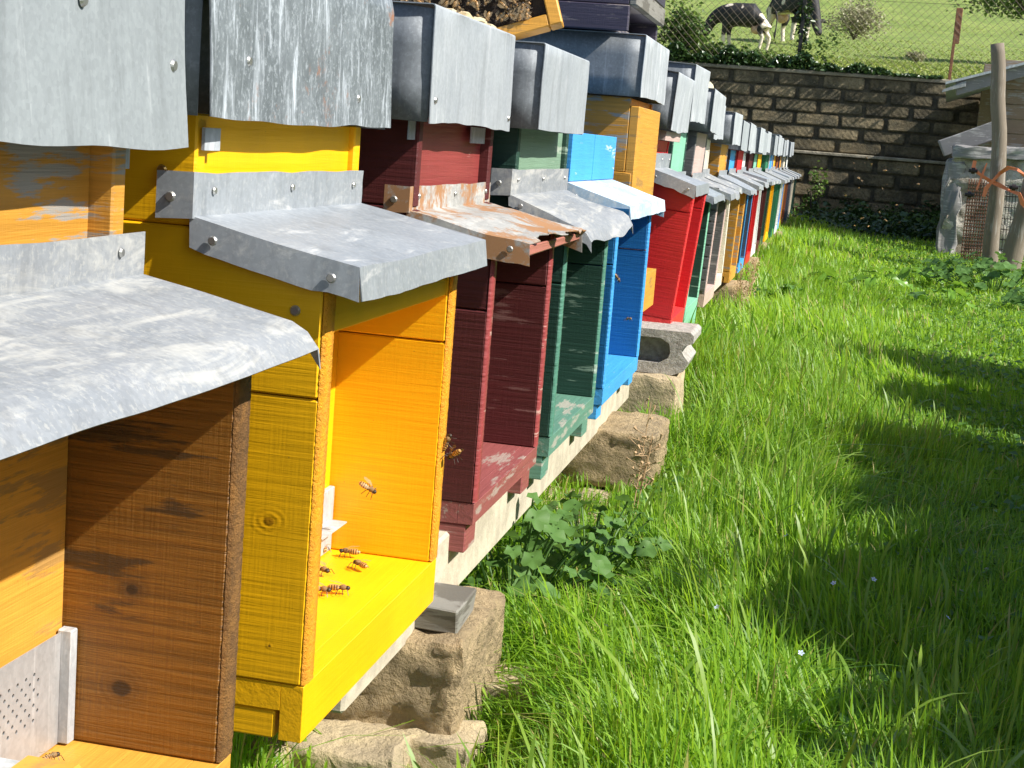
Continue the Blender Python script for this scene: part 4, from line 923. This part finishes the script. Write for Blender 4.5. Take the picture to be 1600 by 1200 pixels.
# unseen shrubs, added right of the path to throw the shade on it
for i, (x, y, r_, h_, lab) in enumerate(((1.70, .75, .42, 1.36, 'unseen shrub added to shade the path, nearest the camera'), (1.70, 1.5, .42, 1.33, 'second unseen shrub added to shade the path'), (1.57, 2.25, .42, 1.30, 'third unseen shrub added to shade the path'),
        (1.56, 3.0, .38, 1.28, 'fourth unseen shrub added to shade the path, before the low one'), (1.94, 5.35, .34, 1.50, 'tall round unseen shrub added to shade the path, past a gap'), (1.60, 3.75, .32, 1.26, 'low unseen shrub added to shade the path, between the fourth and the tall one'), (1.74, 4.5, .32, 1.34, 'slim unseen shrub added for shade just before the tall round one'))):
    bush('shrub', lab, 'shrub', (x, y, gz(y)+h_*.54), (r_*.72, r_, h_*.44), 15000, .15, shade_leaf, 44, 'unseen shrubs added to shade the path', base=gz(y))

# ------------------------------------------------------------------ cows
def cow(label, X, Y, face, s=1., grazing=True, seed=0, flip=1):
    z0 = hz(X, Y)
    th = Thing('cow', label, 'cow', (X, Y, z0), 'cows grazing on the hillside', (0, 0, face)); th.o.scale = (s, s, s)
    V = [(-.75, 0, 1.12), (-.4, 0, 1.08), (0, 0, 1.02), (.42, 0, 1.08), (.72, 0, 1.10), (.98, 0, .88), (1.16, 0, .52), (1.30, 0, .30), (1.40, 0, .14)]
    Rr = [(.25, .29), (.30, .33), (.36, .39), (.31, .36), (.24, .30), (.15, .20), (.13, .16), (.115, .11), (.075, .065)]
    if not grazing: V[5:] = [(.98, 0, 1.25), (1.2, 0, 1.40), (1.38, 0, 1.32), (1.55, 0, 1.2)]
    E = [(i, i+1) for i in range(8)]
    def leg(root, pts, rad):
        a = root
        for p_, r_ in zip(pts, rad):
            V.append(p_); Rr.append((r_, r_)); E.append((a, len(V)-1)); a = len(V)-1
    for sd in (-1, 1):
        leg(3, [(.50, sd*.17, .78), (.50+.05*sd, sd*.17, .45), (.47+.06*sd, sd*.17, .12), (.50+.06*sd, sd*.17, .02)], [.12, .068, .05, .062])
        leg(0, [(-.72, sd*.18, .80), (-.60+.05*sd, sd*.19, .62), (-.76+.08*sd, sd*.18, .42), (-.70+.08*sd, sd*.18, .10), (-.67+.08*sd, sd*.18, .02)], [.17, .11, .06, .05, .062])
    me = bpy.data.meshes.new('body'); me.from_pydata(V, E, []); o = bpy.data.objects.new('body', me); COL.objects.link(o); o.parent = th.o
    sk = o.modifiers.new('skin', 'SKIN')
    for i, r_ in enumerate(Rr): me.skin_vertices[0].data[i].radius = r_
    me.skin_vertices[0].data[2].use_root = True; sk.use_smooth_shade = True
    sb = o.modifiers.new('sub', 'SUBSURF'); sb.levels = 2; sb.render_levels = 2
    m, n, l, p = newmat('cow_hide'); g = G(m)
    sp = n.new('ShaderNodeSeparateXYZ'); l.new(g.tc.outputs['Object'], sp.inputs[0])
    ns = g.noise((1, 1, 1), 2.1, 2, .4, (seed, seed*2, 0))
    rump = g.math('MULTIPLY', g.ramp(g.math('ADD', sp.outputs[0], g.math('MULTIPLY', ns, .5)), -.42, -.38, 1, 0), g.ramp(ns, .38, .44, 0, 1))
    legw = g.ramp(g.math('ADD', sp.outputs[2], g.math('MULTIPLY', ns, .3)), .55, .6, 1, 0)
    headk = g.ramp(sp.outputs[0], .95, 1.0, 0, 1)
    belly = g.math('MULTIPLY', g.ramp(ns, .62, .65, 0, 1), 1.)
    wht = g.math('MULTIPLY', g.math('MAXIMUM', g.math('MAXIMUM', rump, legw), belly), g.math('SUBTRACT', 1, headk))
    l.new(g.mix(wht, (.012, .011, .012, 1), (.70, .60, .50, 1)), p.inputs['Base Color']); p.inputs['Roughness'].default_value = .7
    me.materials.append(m)
    def sub(name, bm, m_, parent=None):
        o_ = mk(name, bm, m_, True, None); o_.parent = th.o; return o_
    blk = simple('black_hide', (.012, .011, .012, 1), .7)
    hd = V[7]
    for sd in (-1, 1):
        b = bmesh.new(); bx, bz = (1.14, .50) if grazing else (1.25, 1.48)
        tube(b, [(bx, sd*.12, bz), (bx-.02, sd*.24, bz+.02), (bx-.03, sd*.34, bz-.02)], [.03, .06, .015], 6); sub('ear', b, blk)
        b = bmesh.new(); bmesh.ops.create_icosphere(b, subdivisions=1, radius=.02, matrix=Matrix.Translation((hd[0]-.04, sd*.115, hd[2]+.06))); sub('eye', b, simple('eye', (.01, .01, .01, 1), .2))
    b = bmesh.new(); tube(b, [(-.98, 0, 1.22), (-1.05, 0, 1.0), (-1.04, .02, .7), (-1.02, .02, .5), (-1.02, .02, .38)], [.035, .025, .018, .04, .012], 6); sub('tail', b, blk)
    b = bmesh.new(); bmesh.ops.create_uvsphere(b, u_segments=10, v_segments=8, radius=1, matrix=Matrix.Translation((-.45, 0, .66)) @ Matrix.Diagonal((.2, .15, .16, 1))); sub('udder', b, simple('udder', (.6, .36, .28, 1), .6))
    return th
cow('black cow with a white rump grazing with its head down, left', -3.80, 55, math.pi-.15, 1.12, True, 3.3)
cow('black and white cow behind the ivy covered fence post, partly cut by the photo top', -2.45, 62, -1.0, 1.55, True, 8.1)
for n_ in ():
    pass
